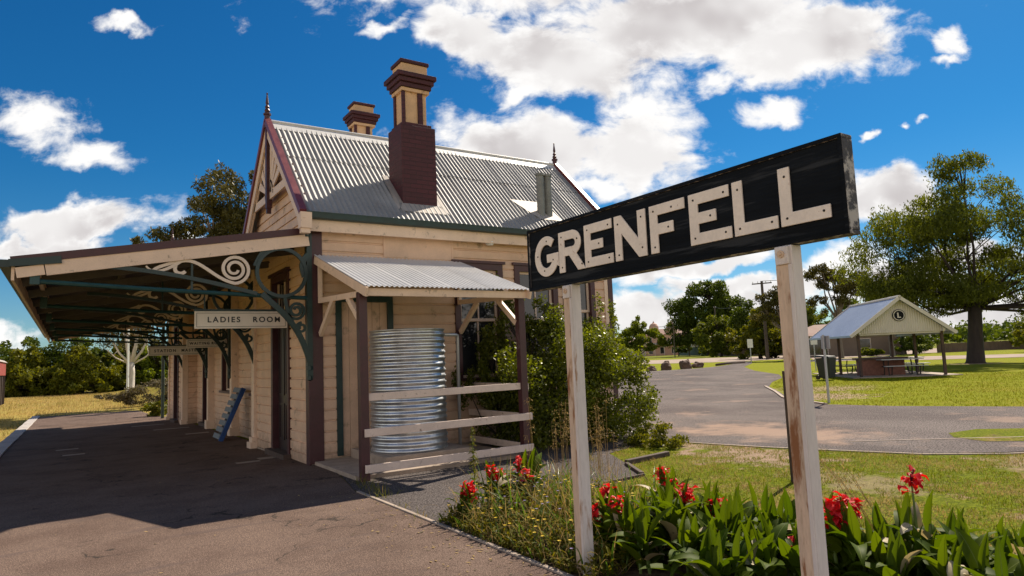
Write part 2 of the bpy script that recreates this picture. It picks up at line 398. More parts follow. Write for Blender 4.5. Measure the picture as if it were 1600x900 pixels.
def np_mesh(name, verts, nper, m, parent=None, label=None, cat=None, group=None, kind=None, mi=None):
    """many separate nper-gons from one numpy array (N*nper, 3)"""
    verts = np.asarray(verts, dtype=np.float32).reshape(-1, 3)
    if parent is not None: verts = verts - np.array(ORG[parent.name], dtype=np.float32)
    n = len(verts); nf = n // nper
    me = bpy.data.meshes.new(name)
    me.vertices.add(n); me.vertices.foreach_set('co', verts.ravel())
    me.loops.add(n); me.loops.foreach_set('vertex_index', np.arange(n, dtype=np.int32))
    me.polygons.add(nf)
    me.polygons.foreach_set('loop_start', np.arange(0, n, nper, dtype=np.int32))
    me.polygons.foreach_set('loop_total', np.full(nf, nper, dtype=np.int32))
    ml = m if isinstance(m, (list, tuple)) else [m]
    for x in ml: me.materials.append(M[x])
    if mi is not None: me.polygons.foreach_set('material_index', np.asarray(mi, dtype=np.int32))
    me.update(calc_edges=True)
    o = bpy.data.objects.new(name, me); COL.objects.link(o)
    if parent is not None: o.parent = parent; ORG[o.name] = ORG[parent.name]
    else: ORG[o.name] = (0, 0, 0)
    return tag(o, label, cat, group, kind)
def unit(a): return a / (np.linalg.norm(a, axis=1, keepdims=True) + 1e-9)
def leaf_cards(P, size, rs, droop=0.0, aspect=2.2, upbias=.0):
    """diamond-shaped leaves at points P"""
    n = len(P); a = unit(rs.normal(size=(n, 3)) + np.array([0, 0, -droop]))
    b = unit(np.cross(a, unit(rs.normal(size=(n, 3)) + np.array([0, 0, upbias]))))
    L = (size * rs.uniform(.65, 1.35, n))[:, None]; W = L / aspect
    v = np.stack([P - a * L * .5, P + b * W * .5 - a * L * .05, P + a * L * .5, P - b * W * .5 - a * L * .05], 1)
    return v.reshape(-1, 3)
def clump_points(c, r, n, rs, shell=.55):
    """points in an uneven ellipsoid, denser to the rim"""
    dr = unit(rs.normal(size=(n, 3)))
    rad = rs.uniform(shell ** 3, 1, n) ** (1 / 3)
    seed = rs.uniform(0, 50)
    lump = 1 + .28 * np.sin(dr[:, 0] * 3.1 + seed) * np.sin(dr[:, 1] * 3.7 + seed * 1.7) + .18 * np.sin(dr[:, 2] * 5.3 + dr[:, 0] * 4 + seed)
    return np.array(c) + dr * (rad * lump)[:, None] * np.array(r)
def tree(name, label, cat, base, clumps, leaf, n, m, bark='bark', tr=.2, trunk_top=None, group=None, sub=7, droop=.2, aspect=2.2, seed=1, subr=.34, lean=(0, 0), shell=.5, limbs=True, trunk_h=None, flare=1.5, limbk=1.0):
    """clumps: (dx, dy, z, rx, ry, rz) relative to base; every clump breaks into smaller leaf tufts"""
    rs = np.random.RandomState(seed); base = Vector(base)
    root = empty(name, base, label, cat, group)
    vol = [c[3] * c[4] * c[5] for c in clumps]; vs = sum(v ** .67 for v in vol); allv = []
    ctr = []
    for c, v in zip(clumps, vol):
        k = int(n * v ** .67 / vs)
        cc = np.array([base.x + c[0], base.y + c[1], base.z + c[2]]); r = np.array(c[3:6])
        tufts = clump_points(cc, r, sub, rs, .6)
        ctr.append((cc, r, tufts))
        per = k // sub
        for t in tufts:
            sz = rs.uniform(.7, 1.35)
            pts = clump_points(t, r * subr * sz, max(4, int(per * sz * sz)), rs, .25)
            allv.append(leaf_cards(pts, leaf, rs, droop, aspect))
    np_mesh('crown', np.concatenate(allv), 4, m, root)
    tb = MB()
    zt = trunk_h if trunk_h else min(c[2] for c in clumps)
    top = Vector((base.x + lean[0], base.y + lean[1], base.z + zt))
    mid = base.lerp(top, .5) + Vector((rs.uniform(-.3, .3) * tr * 2, rs.uniform(-.3, .3) * tr * 2, 0))
    tb.tube([base - Vector((0, 0, .15)), base + Vector((0, 0, .25 * tr)), base.lerp(mid, .5), mid, top], [tr * flare, tr * 1.15, tr, tr * .9, tr * .8], 10)
    if limbs:
        for cc, r, tufts in ctr:
            e = Vector(cc); k = e.lerp(top, .5) + Vector((0, 0, -.12 * (e - top).length)) + Vector(rs.normal(size=3)) * .06 * (e - top).length
            tb.tube([top - Vector((0, 0, tr)), k, e], [tr * .62 * limbk, tr * .38 * limbk, tr * .14 * limbk], 7)
            for t in tufts[:max(3, sub // 2)]:
                t = Vector(t); k2 = e.lerp(t, .5) + Vector(rs.normal(size=3)) * .08 * (t - e).length
                tb.tube([k.lerp(e, .6), k2, t], [tr * .2 * limbk, tr * .11 * limbk, tr * .03 * limbk], 5)
    tb.build('trunk', bark, root, smooth=True)
    return root
def boards(mb, o, u, n, u0, u1, z0, z1, holes=(), pitch=.176, lim=None, out=.024):
    """lapped weatherboards on the plane through o (direction u, outward normal n)"""
    o, u, n = Vector(o), Vector(u), Vector(n)
    k0 = math.floor(z0 / pitch)
    z = k0 * pitch
    P = lambda a, zz, d: o + u * a + n * d + Vector((0, 0, zz - o.z))
    while z < z1 - 1e-6:
        lo, hi = max(z, z0), min(z + pitch, z1)
        cuts = sorted({lo, hi, *[h for h in (z + pitch - .040, z + pitch - .026) if lo < h < hi], *[h for H in holes for h in H[2:4] if lo < h < hi]})
        dep = lambda zz: out if zz <= z + pitch - .040 + 1e-7 else max(.001, out * (1 - (zz - (z + pitch - .040)) / .014))
        for a, b in zip(cuts, cuts[1:]):
            mid = (a + b) / 2; L, H_ = u0, u1
            if lim: L, H_ = lim(mid)
            if H_ - L < .02: continue
            segs = [(L, H_)]
            for (ha, hb, za, zb) in holes:
                if za <= mid <= zb:
                    ns = []
                    for (p, q2) in segs:
                        if hb <= p or ha >= q2: ns.append((p, q2)); continue
                        if p < ha: ns.append((p, ha))
                        if hb < q2: ns.append((hb, q2))
                    segs = ns
            da, db = dep(a), dep(b)
            for p, q2 in segs:
                mb.add([P(p, a, da), P(q2, a, da), P(q2, b, db), P(p, b, db)], [(0, 1, 2, 3)])
                if abs(a - z) < 1e-6:
                    mb.add([P(p, a, 0), P(q2, a, 0), P(q2, a, da), P(p, a, da)], [(0, 1, 2, 3)])
        z += pitch
def text(name, s, size, loc, rot, m, parent, depth=.002, spacing=1.0, bold=0.0):
    c = bpy.data.curves.new(name, 'FONT'); c.body = s; c.size = size; c.extrude = depth; c.offset = bold
    c.align_x = 'CENTER'; c.align_y = 'CENTER'; c.space_character = spacing
    c.materials.append(M[m])
    t = bpy.data.objects.new(name, c); COL.objects.link(t)
    me = bpy.data.meshes.new_from_object(t.evaluated_get(bpy.context.evaluated_depsgraph_get()))
    bpy.data.objects.remove(t); bpy.data.curves.remove(c)
    o = bpy.data.objects.new(name, me); COL.objects.link(o)
    org = Vector(ORG[parent.name]); o.parent = parent; o.location = Vector(loc) - org; o.rotation_euler = rot
    ORG[o.name] = ORG[parent.name]
    return o
# ------------------------------------------------------------------ ground materials
def gmat(name, fn, rough=.95, bump=.4, bscale=60, bdist=.01):
    mt = bpy.data.materials.new(name); mt.use_nodes = True
    q = NT(mt.node_tree); b = q.n['Principled BSDF']; p = q.pos()
    q.put(b.inputs['Base Color'], fn(q, p)); b.inputs['Roughness'].default_value = rough
    b.inputs['Specular IOR Level'].default_value = .06
    bn = q.node('ShaderNodeBump'); bn.inputs['Strength'].default_value = bump; bn.inputs['Distance'].default_value = bdist
    q.put(bn.inputs['Height'], q.noise(p, bscale, 4, .7)); q.l.new(bn.outputs[0], b.inputs['Normal'])
    M[name] = mt
def f_platform(q, p):
    v = q.node('ShaderNodeTexVoronoi'); q.put(v.inputs['Vector'], p); v.inputs['Scale'].default_value = 95
    sp = q.mix(q.ramp(v.outputs['Distance'], .15, .6), (.29, .205, .162), (.115, .082, .066))
    n = q.noise(p, 1.1, 6, .65)
    c = q.mix(q.ramp(n, .35, .68), sp, q.mix(1, sp, (.74, .72, .72), 'MULTIPLY'))
    n3 = q.noise(q.scaled(p, (.5, 3.0, 1)), .9, 4, .6)
    c = q.mix(q.math('MULTIPLY', q.ramp(n3, .55, .68), .6), c, (.10, .075, .068))
    n2 = q.noise(p, 5, 7, .7)
    c = q.mix(q.math('MULTIPLY', q.ramp(n2, .58, .68), .5), c, (.085, .066, .06))
    vc = q.node('ShaderNodeTexVoronoi', feature='DISTANCE_TO_EDGE'); wp = q.node('ShaderNodeTexNoise'); q.put(wp.inputs['Vector'], p); wp.inputs['Scale'].default_value = 2.2; wp.inputs['Detail'].default_value = 6
    q.put(vc.inputs['Vector'], q.vec('ADD', p, q.vec('SCALE', wp.outputs['Color'], scale=1.1))); vc.inputs['Scale'].default_value = .38
    cr = q.math('MULTIPLY', q.math('SUBTRACT', 1, q.ramp(vc.outputs['Distance'], .002, .011)), q.ramp(n, .44, .56))
    return q.mix(q.math('MULTIPLY', cr, .8), c, (.03, .028, .025))
gmat('platform_asphalt', f_platform, .92, .55, 110, .006)
def f_car(q, p):
    v = q.node('ShaderNodeTexVoronoi'); q.put(v.inputs['Vector'], p); v.inputs['Scale'].default_value = 26
    sp = q.mix(q.ramp(q.noise(p, 38, 3, .7), .36, .66), (.062, .053, .050), (.290, .250, .232))
    n = q.noise(q.scaled(p, (1, .6, 1)), .35, 6, .65)
    c = q.mix(q.ramp(n, .34, .66), sp, q.mix(1, sp, (.66, .65, .67), 'MULTIPLY'))
    n2 = q.noise(p, .55, 7, .68)
    c = q.mix(q.math('MULTIPLY', q.ramp(n2, .56, .68), .6), c, (.34, .245, .19))
    # sandy wash by the near edge, below the sign
    dd = q.vec('LENGTH', q.vec('MULTIPLY', q.vec('SUBTRACT', p, (11.2, 8.2, 0)), (.55, .30, 0)))
    k = q.math('ADD', q.math('SUBTRACT', 1, dd), q.math('MULTIPLY', q.math('SUBTRACT', q.noise(p, 1.4, 6, .65), .5), 2.2))
    return q.mix(q.math('MULTIPLY', q.ramp(k, .2, .8), .75), c, (.37, .26, .195))
gmat('car_park_chip_seal', f_car, .95, .8, 30, .02)
def f_road(q, p):
    return q.mix(q.ramp(q.noise(p, .3, 5, .6), .35, .65), (.32, .255, .21), (.40, .32, .265))
gmat('pale_road', f_road, .95, .2, 20)
def f_gravel(q, p):
    sp = q.mix(q.ramp(q.noise(p, 55, 3, .7), .38, .64), (.04, .034, .033), (.19, .165, .155))
    n = q.noise(p, 1.2, 5, .65)
    c = q.mix(q.math('MULTIPLY', q.ramp(n, .5, .7), .5), sp, (.055, .047, .045))
    return q.mix(q.math('MULTIPLY', q.ramp(q.noise(p, 2.6, 6, .7), .60, .70), .5), c, (.25, .18, .13))
gmat('dark_gravel', f_gravel, .95, .9, 45, .02)
def f_soil(q, p):
    return q.mix(q.ramp(q.noise(p, 9, 7, .7), .35, .65), (.045, .032, .022), (.15, .105, .07))
gmat('garden_soil', f_soil, .95, 1.0, 25, .03)
def f_ground(q, p):
    sx = q.node('ShaderNodeSeparateXYZ'); q.put(sx.inputs[0], p); x, y = sx.outputs[0], sx.outputs[1]
    nb = q.noise(p, .35, 6, .65); nm = q.noise(p, 2.3, 6, .68); nf = q.noise(q.scaled(p, (1, 1, 1)), 26, 4, .7)
    green = q.mix(q.ramp(nf, .35, .68), (.080, .108, .004), (.205, .230, .010))
    straw = q.mix(q.ramp(nf, .35, .68), (.15, .105, .03), (.36, .255, .095))
    mixf = q.math('ADD', q.math('MULTIPLY', nb, .55), q.math('MULTIPLY', nm, .45))
    near = q.mix(q.ramp(mixf, .50, .61), green, straw)
    near = q.mix(q.math('MULTIPLY', q.ramp(nm, .60, .70), .7), near, q.mix(nf, (.16, .11, .06), (.36, .26, .17)))
    near = q.mix(q.math('MULTIPLY', q.ramp(q.noise(p, 7, 4, .6), .56, .66), .55), near, (.055, .062, .006))
    lush = q.mix(q.ramp(nf, .3, .7), (.125, .148, .002), (.26, .27, .004))
    lush = q.mix(q.math('MULTIPLY', q.ramp(mixf, .5, .66), .55), lush, (.30, .225, .03))
    # watered park lawn round the shelter
    ex = q.math('ADD', x, q.math('MULTIPLY', q.math('SUBTRACT', nb, .5), 6))
    kx = q.math('MULTIPLY', q.ramp(ex, 12.5, 16), q.math('SUBTRACT', 1, q.ramp(ex, 75, 130)))
    c = q.mix(kx, near, lush)
    # dry paddock on the track side
    left = q.math('SUBTRACT', 1, q.ramp(ex, 1.0, 9.0))
    farl = q.ramp(y, 24, 34)
    pad = q.mix(q.ramp(nf, .3, .7), (.25, .165, .04), (.50, .36, .11))
    pad = q.mix(q.math('MULTIPLY', q.ramp(mixf, .40, .56), .55), pad, (.30, .27, .07))
    lf = q.math('MAXIMUM', q.math('SUBTRACT', 1, q.ramp(x, -1.4, -1.2)), q.math('MULTIPLY', left, farl))
    c = q.mix(lf, c, pad)
    # bare earth by the car park edge
    for (cx, cy, sx_, sy_, amt) in ((8.6, 6.6, .75, .55, .9), (9.0, 8.3, 1.0, .45, .8), (7.7, 4.5, .9, .8, .5), (19.5, 12.8, .35, .35, .9), (10.6, 3.6, .6, .9, .55), (23, 14.5, .3, .4, .7), (48, 19.8, .45, .45, .9)):
        dd = q.vec('LENGTH', q.vec('MULTIPLY', q.vec('SUBTRACT', p, (cx, cy, 0)), (sx_, sy_, 0)))
        k = q.math('ADD', q.math('SUBTRACT', 1, dd), q.math('MULTIPLY', q.math('SUBTRACT', nm, .5), 2.4))
        c = q.mix(q.math('MULTIPLY', q.ramp(k, .25, .7), amt), c, q.mix(nf, (.27, .18, .13), (.46, .33, .25)))
    return c
gmat('grass_ground', f_ground, .95, .9, 40, .03)

# ------------------------------------------------------------------ terrain
def sm(a, b, t):
    t = max(0, min(1, (t - a) / (b - a))); return t * t * (3 - 2 * t)
def zslope(y): return -0.0142 * max(0, min(32, y - 11))
def zg(x, y):
    if x < -1.45:
        return -.8 + .35 * sm(38, 58, y) if y > -60 else -.8
    zr = zslope(y)
    return zr * (1 - sm(3.3, 9, x)) - .012
xs = sorted({-2500, -600, -200, -80, -40, -20, -12, -8, -5, -3, -2, -1.46, -1.44, 0, 1.5, 3.0, 4, 5, 6, 7, 8, 9, 12, 16, 22, 30, 40, 60, 90, 130, 200, 400, 900, 2500})
ys = sorted({-600, -120, -40, -10, 0, 5, 11, 14, 18, 22, 26, 30, 34, 38, 41, 43, 46, 50, 55, 60, 70, 80, 100, 140, 200, 400, 900, 2500})
g = MB(); g.add([(x, y, zg(x, y)) for y in ys for x in xs], [(j * len(xs) + i, j * len(xs) + i + 1, (j + 1) * len(xs) + i + 1, (j + 1) * len(xs) + i) for j in range(len(ys) - 1) for i in range(len(xs) - 1)])
g.build('ground', 'grass_ground', kind='structure')

# platform: asphalt deck with a retaining edge and pale coping stones
yy = [-25, -5, 2, 5, 8.3, 11, 15, 20, 25, 30, 35, 40, 42.5]
pl = MB()
vs = []; 
for y in yy:
    x1 = 3.03 if y < 8.31 else 3.55
    if y > 31.5: x1 = 3.2
    vs += [(-1.22, y, zslope(y) + .004), (x1, y, zslope(y) + .004), (-1.22, y, zslope(y) - .85), (x1, y, zslope(y) - .3)]
for i in range(len(yy) - 1):
    a, b = i * 4, i * 4 + 4
    pl.add([], [])
fs = []
for i in range(len(yy) - 1):
    a, b = i * 4, i * 4 + 4
    fs += [(a, a + 1, b + 1, b), (a, b, b + 2, a + 2), (a + 1, a + 3, b + 3, b + 1)]
e = (len(yy) - 1) * 4
fs += [(e, e + 1, e + 3, e + 2)]
pl.add(vs, fs); pl.build('platform', 'platform_asphalt', kind='structure')
cp = MB(); y = -6.0; k = 0
while y < 42.4:
    L = .9 + .25 * rnd.random(); z0, z1 = zslope(y), zslope(y + L)
    cp.bar((-1.385 + rnd.uniform(-.012, .012), y + .008, z0 - .08), (-1.385 + rnd.uniform(-.012, .012), y + L - .008, z1 - .08), .33, .22)
    y += L
cp.build('platform_coping', 'coping', kind='structure', bevel=.012)
kb = MB(); kb.box(3.03, 3.075, -3, 8.3, -.1, .018); kb.build('platform_kerb', 'concrete', kind='structure', bevel=.006)

def sheet(name, m, pts, z):
    b = MB(); b.add([(x, y, z) for x, y in pts], [tuple(range(len(pts)))]); return b.build(name, m, kind='structure')
sheet('gravel_yard', 'dark_gravel', [(3.08, 5.7), (4.2, 6.35), (5.6, 6.45), (6.35, 6.6), (6.75, 7.35), (7.3, 8.4), (9.9, 9.3), (9.9, 11.1), (3.6, 11.1), (3.08, 8.5)], -.004)
sheet('garden_bed', 'garden_soil', [(3.08, -1.0), (5.6, -1.0), (5.6, 2.2), (5.0, 2.9), (4.9, 3.5), (5.1, 4.3), (5.2, 5.2), (4.9, 6.0), (4.2, 6.34), (3.08, 5.7)], -.0005)
sheet('car_park', 'car_park_chip_seal', [(9.9, 13), (8.97, 9.42), (9.15, 8.2), (9.42, 6.97), (9.77, 6.09), (10.2, 5.0), (10.9, 4.3), (12.0, 3.5), (14.5, 0), (17, -8), (30, -8), (23, 0), (18.25, 6.6), (17.2, 9.0), (17.0, 10.6), (18.6, 12.9), (21.0, 14.9), (23.6, 17.2), (26.6, 19.2), (30.5, 21.4), (33.8, 23.9), (39.2, 29.6), (47, 36.5), (58, 44.0), (66, 50.4), (65.5, 51.5), (57, 45.6), (50.5, 41.7), (46.0, 40.0), (41.5, 39.6), (38.0, 40.5), (30, 45), (20, 48), (14, 40), (11, 25)], -.002)
sheet('street_road', 'pale_road', [(60, 72), (62.5, 64.9), (63.5, 59.1), (64.6, 54.5), (72.8, 50.2), (84, 46), (103, 60), (99.8, 68.8), (95.7, 80.7), (90.3, 84.0), (87.7, 90.9), (86, 112), (58, 104)], .004)
sheet('back_road', 'pale_road', [(66.9, 43.0), (74.4, 42.3), (87.7, 41.8), (100.0, 35.5), (190, 20), (230, 60), (133.3, 47.2), (133.5, 63.5), (125, 70), (110, 60), (92, 60)], .007)
sheet('street_footpath', 'pale_road', [(58, 36), (62.4, 33.1), (57.9, 27.7), (60.7, 21.6), (70, 10), (80, 6), (71.5, 25.4), (70.5, 33.6), (74.6, 39.6), (62, 42)], .010)
sheet('grass_island', 'grass_ground', [(11.9, 4.85), (12.6, 4.1), (14, 2.0), (16.2, 0.5), (15.6, 3.4), (13.4, 5.6), (12.6, 5.7), (12.1, 5.4)], .003)
# pale painted / cement edge along the near side of the car park
ed = MB()
pts = [(8.72, 10.2), (8.9, 9.42), (9.05, 8.2), (9.36, 6.97), (9.68, 6.09), (10.12, 4.95), (10.8, 4.2), (11.9, 3.4)]
for a, b in zip(pts, pts[1:]):
    ed.bar((*a, -.022), (*b, -.022), .05, .055)
ed.build('car_park_edging', 'concrete', kind='structure')
ed = MB()
for a, b in (((10.7, 6.35), (12.3, 5.05)), ((12.3, 5.05), (13.1, 4.35))): ed.bar((*a, -.019), (*b, -.019), .04, .05)
pts = [(17.1, 9.0), (16.9, 10.6), (18.5, 13.0), (20.9, 15.0), (23.5, 17.3)]
for a, b in zip(pts[1:], pts[2:]): ed.bar((*a, -.01), (*b, -.01), .09, .09)
ed.build('lawn_edging', 'concrete', kind='structure')
# ------------------------------------------------------------------ station building
B = empty('station_building', (3.3, 11.057, 0), 'cream weatherboard railway station with corrugated roof, tall chimneys and long platform canopy', 'station')
Y0, Y1 = 11.057, 15.0
RZ, EZ = 6.30, 4.06
XR0, XR1 = 3.12, 10.05
def window(u0, u1, z0, z1, o, u, n, name='window', lights=2, pane_m='glass'):
    """architrave > sash, pane; o,u,n: wall plane"""
    o, u, n = Vector(o), Vector(u), Vector(n)
    P = lambda a, d, z: o + u * a + n * d + Vector((0, 0, z))
    f = MB(); w_ = .12
    def bx(mb, a0, a1, za, zb, d0, d1): mb.obox(P((a0 + a1) / 2, (d0 + d1) / 2, (za + zb) / 2), u * (a1 - a0) / 2, n * (d1 - d0) / 2, (0, 0, (zb - za) / 2))
    bx(f, u0, u0 + w_, z0, z1, -.10, .05); bx(f, u1 - w_, u1, z0, z1, -.10, .05); bx(f, u0 + w_, u1 - w_, z1 - w_, z1, -.10, .05)
    bx(f, u0 - .05, u1 + .05, z1, z1 + .05, 0, .08)
    bx(f, u0 - .06, u1 + .06, z0 - .06, z0, -.10, .11)
    fo = f.build(name, 'maroon', B)
    s = MB(); a0, a1, zm = u0 + w_, u1 - w_, (z0 + z1) / 2; t = .05
    for (zb, zt, d) in ((z0, zm + .02, -.09), (zm - .02, z1 - w_, -.055)):
        bx(s, a0, a0 + t, zb, zt, d, d + .032); bx(s, a1 - t, a1, zb, zt, d, d + .032)
        bx(s, a0 + t, a1 - t, zb, zb + t, d, d + .032); bx(s, a0 + t, a1 - t, zt - t, zt, d, d + .032)
        for i in range(1, lights):
            c = a0 + (a1 - a0) * i / lights
            bx(s, c - .014, c + .014, zb + t, zt - t, d + .004, d + .03)
    s.build('sash', 'cream2', fo)
    p = MB(); bx(p, a0 + .01, a1 - .01, z0 + .01, zm, -.085, -.08); bx(p, a0 + .01, a1 - .01, zm, z1 - w_ - .01, -.05, -.045)
    p.build('pane', pane_m, fo)
def door(u0, u1, z0, z1, ztr, o, u, n):
    o, u, n = Vector(o), Vector(u), Vector(n)
    P = lambda a, d, z: o + u * a + n * d + Vector((0, 0, z))
    def bx(mb, a0, a1, za, zb, d0, d1): mb.obox(P((a0 + a1) / 2, (d0 + d1) / 2, (za + zb) / 2), u * (a1 - a0) / 2, n * (d1 - d0) / 2, (0, 0, (zb - za) / 2))
    f = MB(); w_ = .13
    bx(f, u0, u0 + w_, z0, z1, -.12, .05); bx(f, u1 - w_, u1, z0, z1, -.12, .05); bx(f, u0 + w_, u1 - w_, z1 - w_, z1, -.12, .05)
    bx(f, u0 + w_, u1 - w_, ztr, ztr + .09, -.12, .03); bx(f, u0 - .05, u1 + .05, z1, z1 + .06, 0, .09)
    d = f.build('door', 'maroon', B)
    lf = MB(); bx(lf, u0 + w_, u1 - w_, z0, ztr, -.10, -.06)
    md = (u0 + u1) / 2
    for (a, b) in ((u0 + w_ + .1, md - .05), (md + .05, u1 - w_ - .1)):
        for (za, zb) in ((z0 + .18, z0 + .85), (z0 + 1.0, ztr - .15)):
            bx(lf, a, a + .03, za, zb, -.06, -.045); bx(lf, b - .03, b, za, zb, -.06, -.045); bx(lf, a, b, za, za + .03, -.06, -.044); bx(lf, a, b, zb - .03, zb, -.06, -.044)
    lo = lf.build('door_leaf', 'doorp', d)
    h = MB(); h.lathe([(.0, -.03), (.022, -.025), (.03, 0), (.022, .025), (.0, .03)], P(u0 + w_ + .08, -.02, z0 + 1.02), 10); h.build('door_knob', 'bolt', d)
    t = MB(); a0, a1 = u0 + w_, u1 - w_
    for (p, q2) in ((a0, a0 + .05), (a1 - .05, a1), (md - .02, md + .02)): bx(t, p, q2, ztr + .09, z1 - w_, -.08, -.05)
    bx(t, a0 + .05, a1 - .05, (ztr + z1) / 2 - .02, (ztr + z1) / 2 + .02, -.078, -.052)
    t.build('transom_bars', 'cream2', d)
    p = MB(); bx(p, a0, a1, ztr + .09, z1 - w_, -.095, -.09); p.build('transom_glass', 'glass', d)
    st = MB(); bx(st, u0 - .05, u1 + .05, z0 - .12, z0, -.12, .16); st.build('door_sill', 'timber', d)

# --- end wall facing the yard (plane Y = Y0, outward -Y)
HY = [(6.0 - 3.3, 7.08 - 3.3, 1.25, 3.42), (7.36 - 3.3, 8.42 - 3.3, 1.25, 3.42), (8.56 - 3.3, 9.42 - 3.3, 1.6, 3.42), (3.72 - 3.3, 4.75 - 3.3, .1, 2.75)]
wm = MB(); boards(wm, (3.3, Y0, 0), (1, 0, 0), (0, -1, 0), .1, 6.5, .08, 3.84, HY)
wm.build('wall', 'cream', B)
fr = MB(); fr.box(4.6, 6.0, Y0 - .034, Y0 - .024, 3.46, 3.835); fr.box(4.6, 4.64, Y0 - .042, Y0 - .034, 3.46, 3.835); fr.box(5.96, 6.0, Y0 - .042, Y0 - .034, 3.46, 3.835)
fr.build('wall_panel', 'cream', B)
for h in HY[:3]: window(h[0], h[1], h[2], h[3], (3.3, Y0, 0), (1, 0, 0), (0, -1, 0))
h = HY[3]
d = MB(); d.box(3.3 + h[0], 3.3 + h[0] + .1, Y0 - .05, Y0 + .1, .1, 2.75); d.box(3.3 + h[1] - .1, 3.3 + h[1], Y0 - .05, Y0 + .1, .1, 2.75); d.box(3.3 + h[0] + .1, 3.3 + h[1] - .1, Y0 - .05, Y0 + .1, 2.65, 2.75)
do = d.build('door', 'green', B)
d = MB()
for i in range(6):
    x = 3.3 + h[0] + .1 + i * .1395; d.box(x, x + .134, Y0 + .0, Y0 + .04, .1, 2.65)
d.build('door_leaf', 'cream', do)
c = MB(); c.box(3.262, 3.50, Y0 - .045, Y0 + .02, .02, 3.84); c.box(3.255, 3.295, Y0 - .04, Y0 + .13, -.02, 3.84); c.build('corner_post', 'maroon', B, bevel=.006)
c = MB(); c.box(9.80, 9.93, Y0 - .05, Y0 + .02, .0, 3.84); c.box(9.885, 9.94, Y0 - .03, Y0 + .12, .0, 3.84); c.build('corner_post', 'maroon', B, bevel=.006)
c = MB(); c.box(9.70, 9.795, Y0 - .04, Y0 + .02, .0, 3.84); c.build('corner_trim', 'cream2', B)
c = MB(); c.box(3.3, 9.9, Y0 - .005, Y0 + .1, -.2, .09); c.build('footing', 'concrete', B)
# eaves: fascia, soffit, gutter
c = MB(); c.box(3.22, 10.0, 10.845, 10.875, 3.80, 4.01); c.box(3.3, 9.98, 10.875, Y0 + .02, 3.84, 3.87); c.build('fascia', 'cream2', B)
gt = MB(); prof = [(-.055, 0), (-.06, .06), (-.065, .10), (-.045, .105), (-.04, .03), (0, .015), (.04, .02), (.045, .11), (.055, .11), (.055, -.01), (0, -.015)]
gt.add([(x, 10.79 + a, 4.005 + b) for x in (3.10, 10.08) for a, b in prof], [tuple(range(11)), tuple(range(11, 22))[::-1]] + [(i, (i + 1) % 11, (i + 1) % 11 + 11, i + 11) for i in range(11)])
gt.build('gutter', 'green', B)
lt = MB(); lt.lathe([(.0, -.07), (.06, -.065), (.085, -.03), (.09, .0), (.0, .005)], (6.76, 10.93, 3.838), 14); lt.build('eave_lamp', 'white', B)
# far end wall and rear wall
wm = MB(); boards(wm, (9.88, Y0, 0), (0, 1, 0), (1, 0, 0), 0, Y1 - Y0, .08, 4.0); 
hw = lambda z: (max(0, (z - 4.05) / 1.02 - .2), Y1 - Y0 - max(0, (z - 4.05) / 1.02 - .2))
boards(wm, (9.88, Y0, 0), (0, 1, 0), (1, 0, 0), 0, 4, 4.0, 6.05, lim=hw); wm.build('wall', 'cream', B)

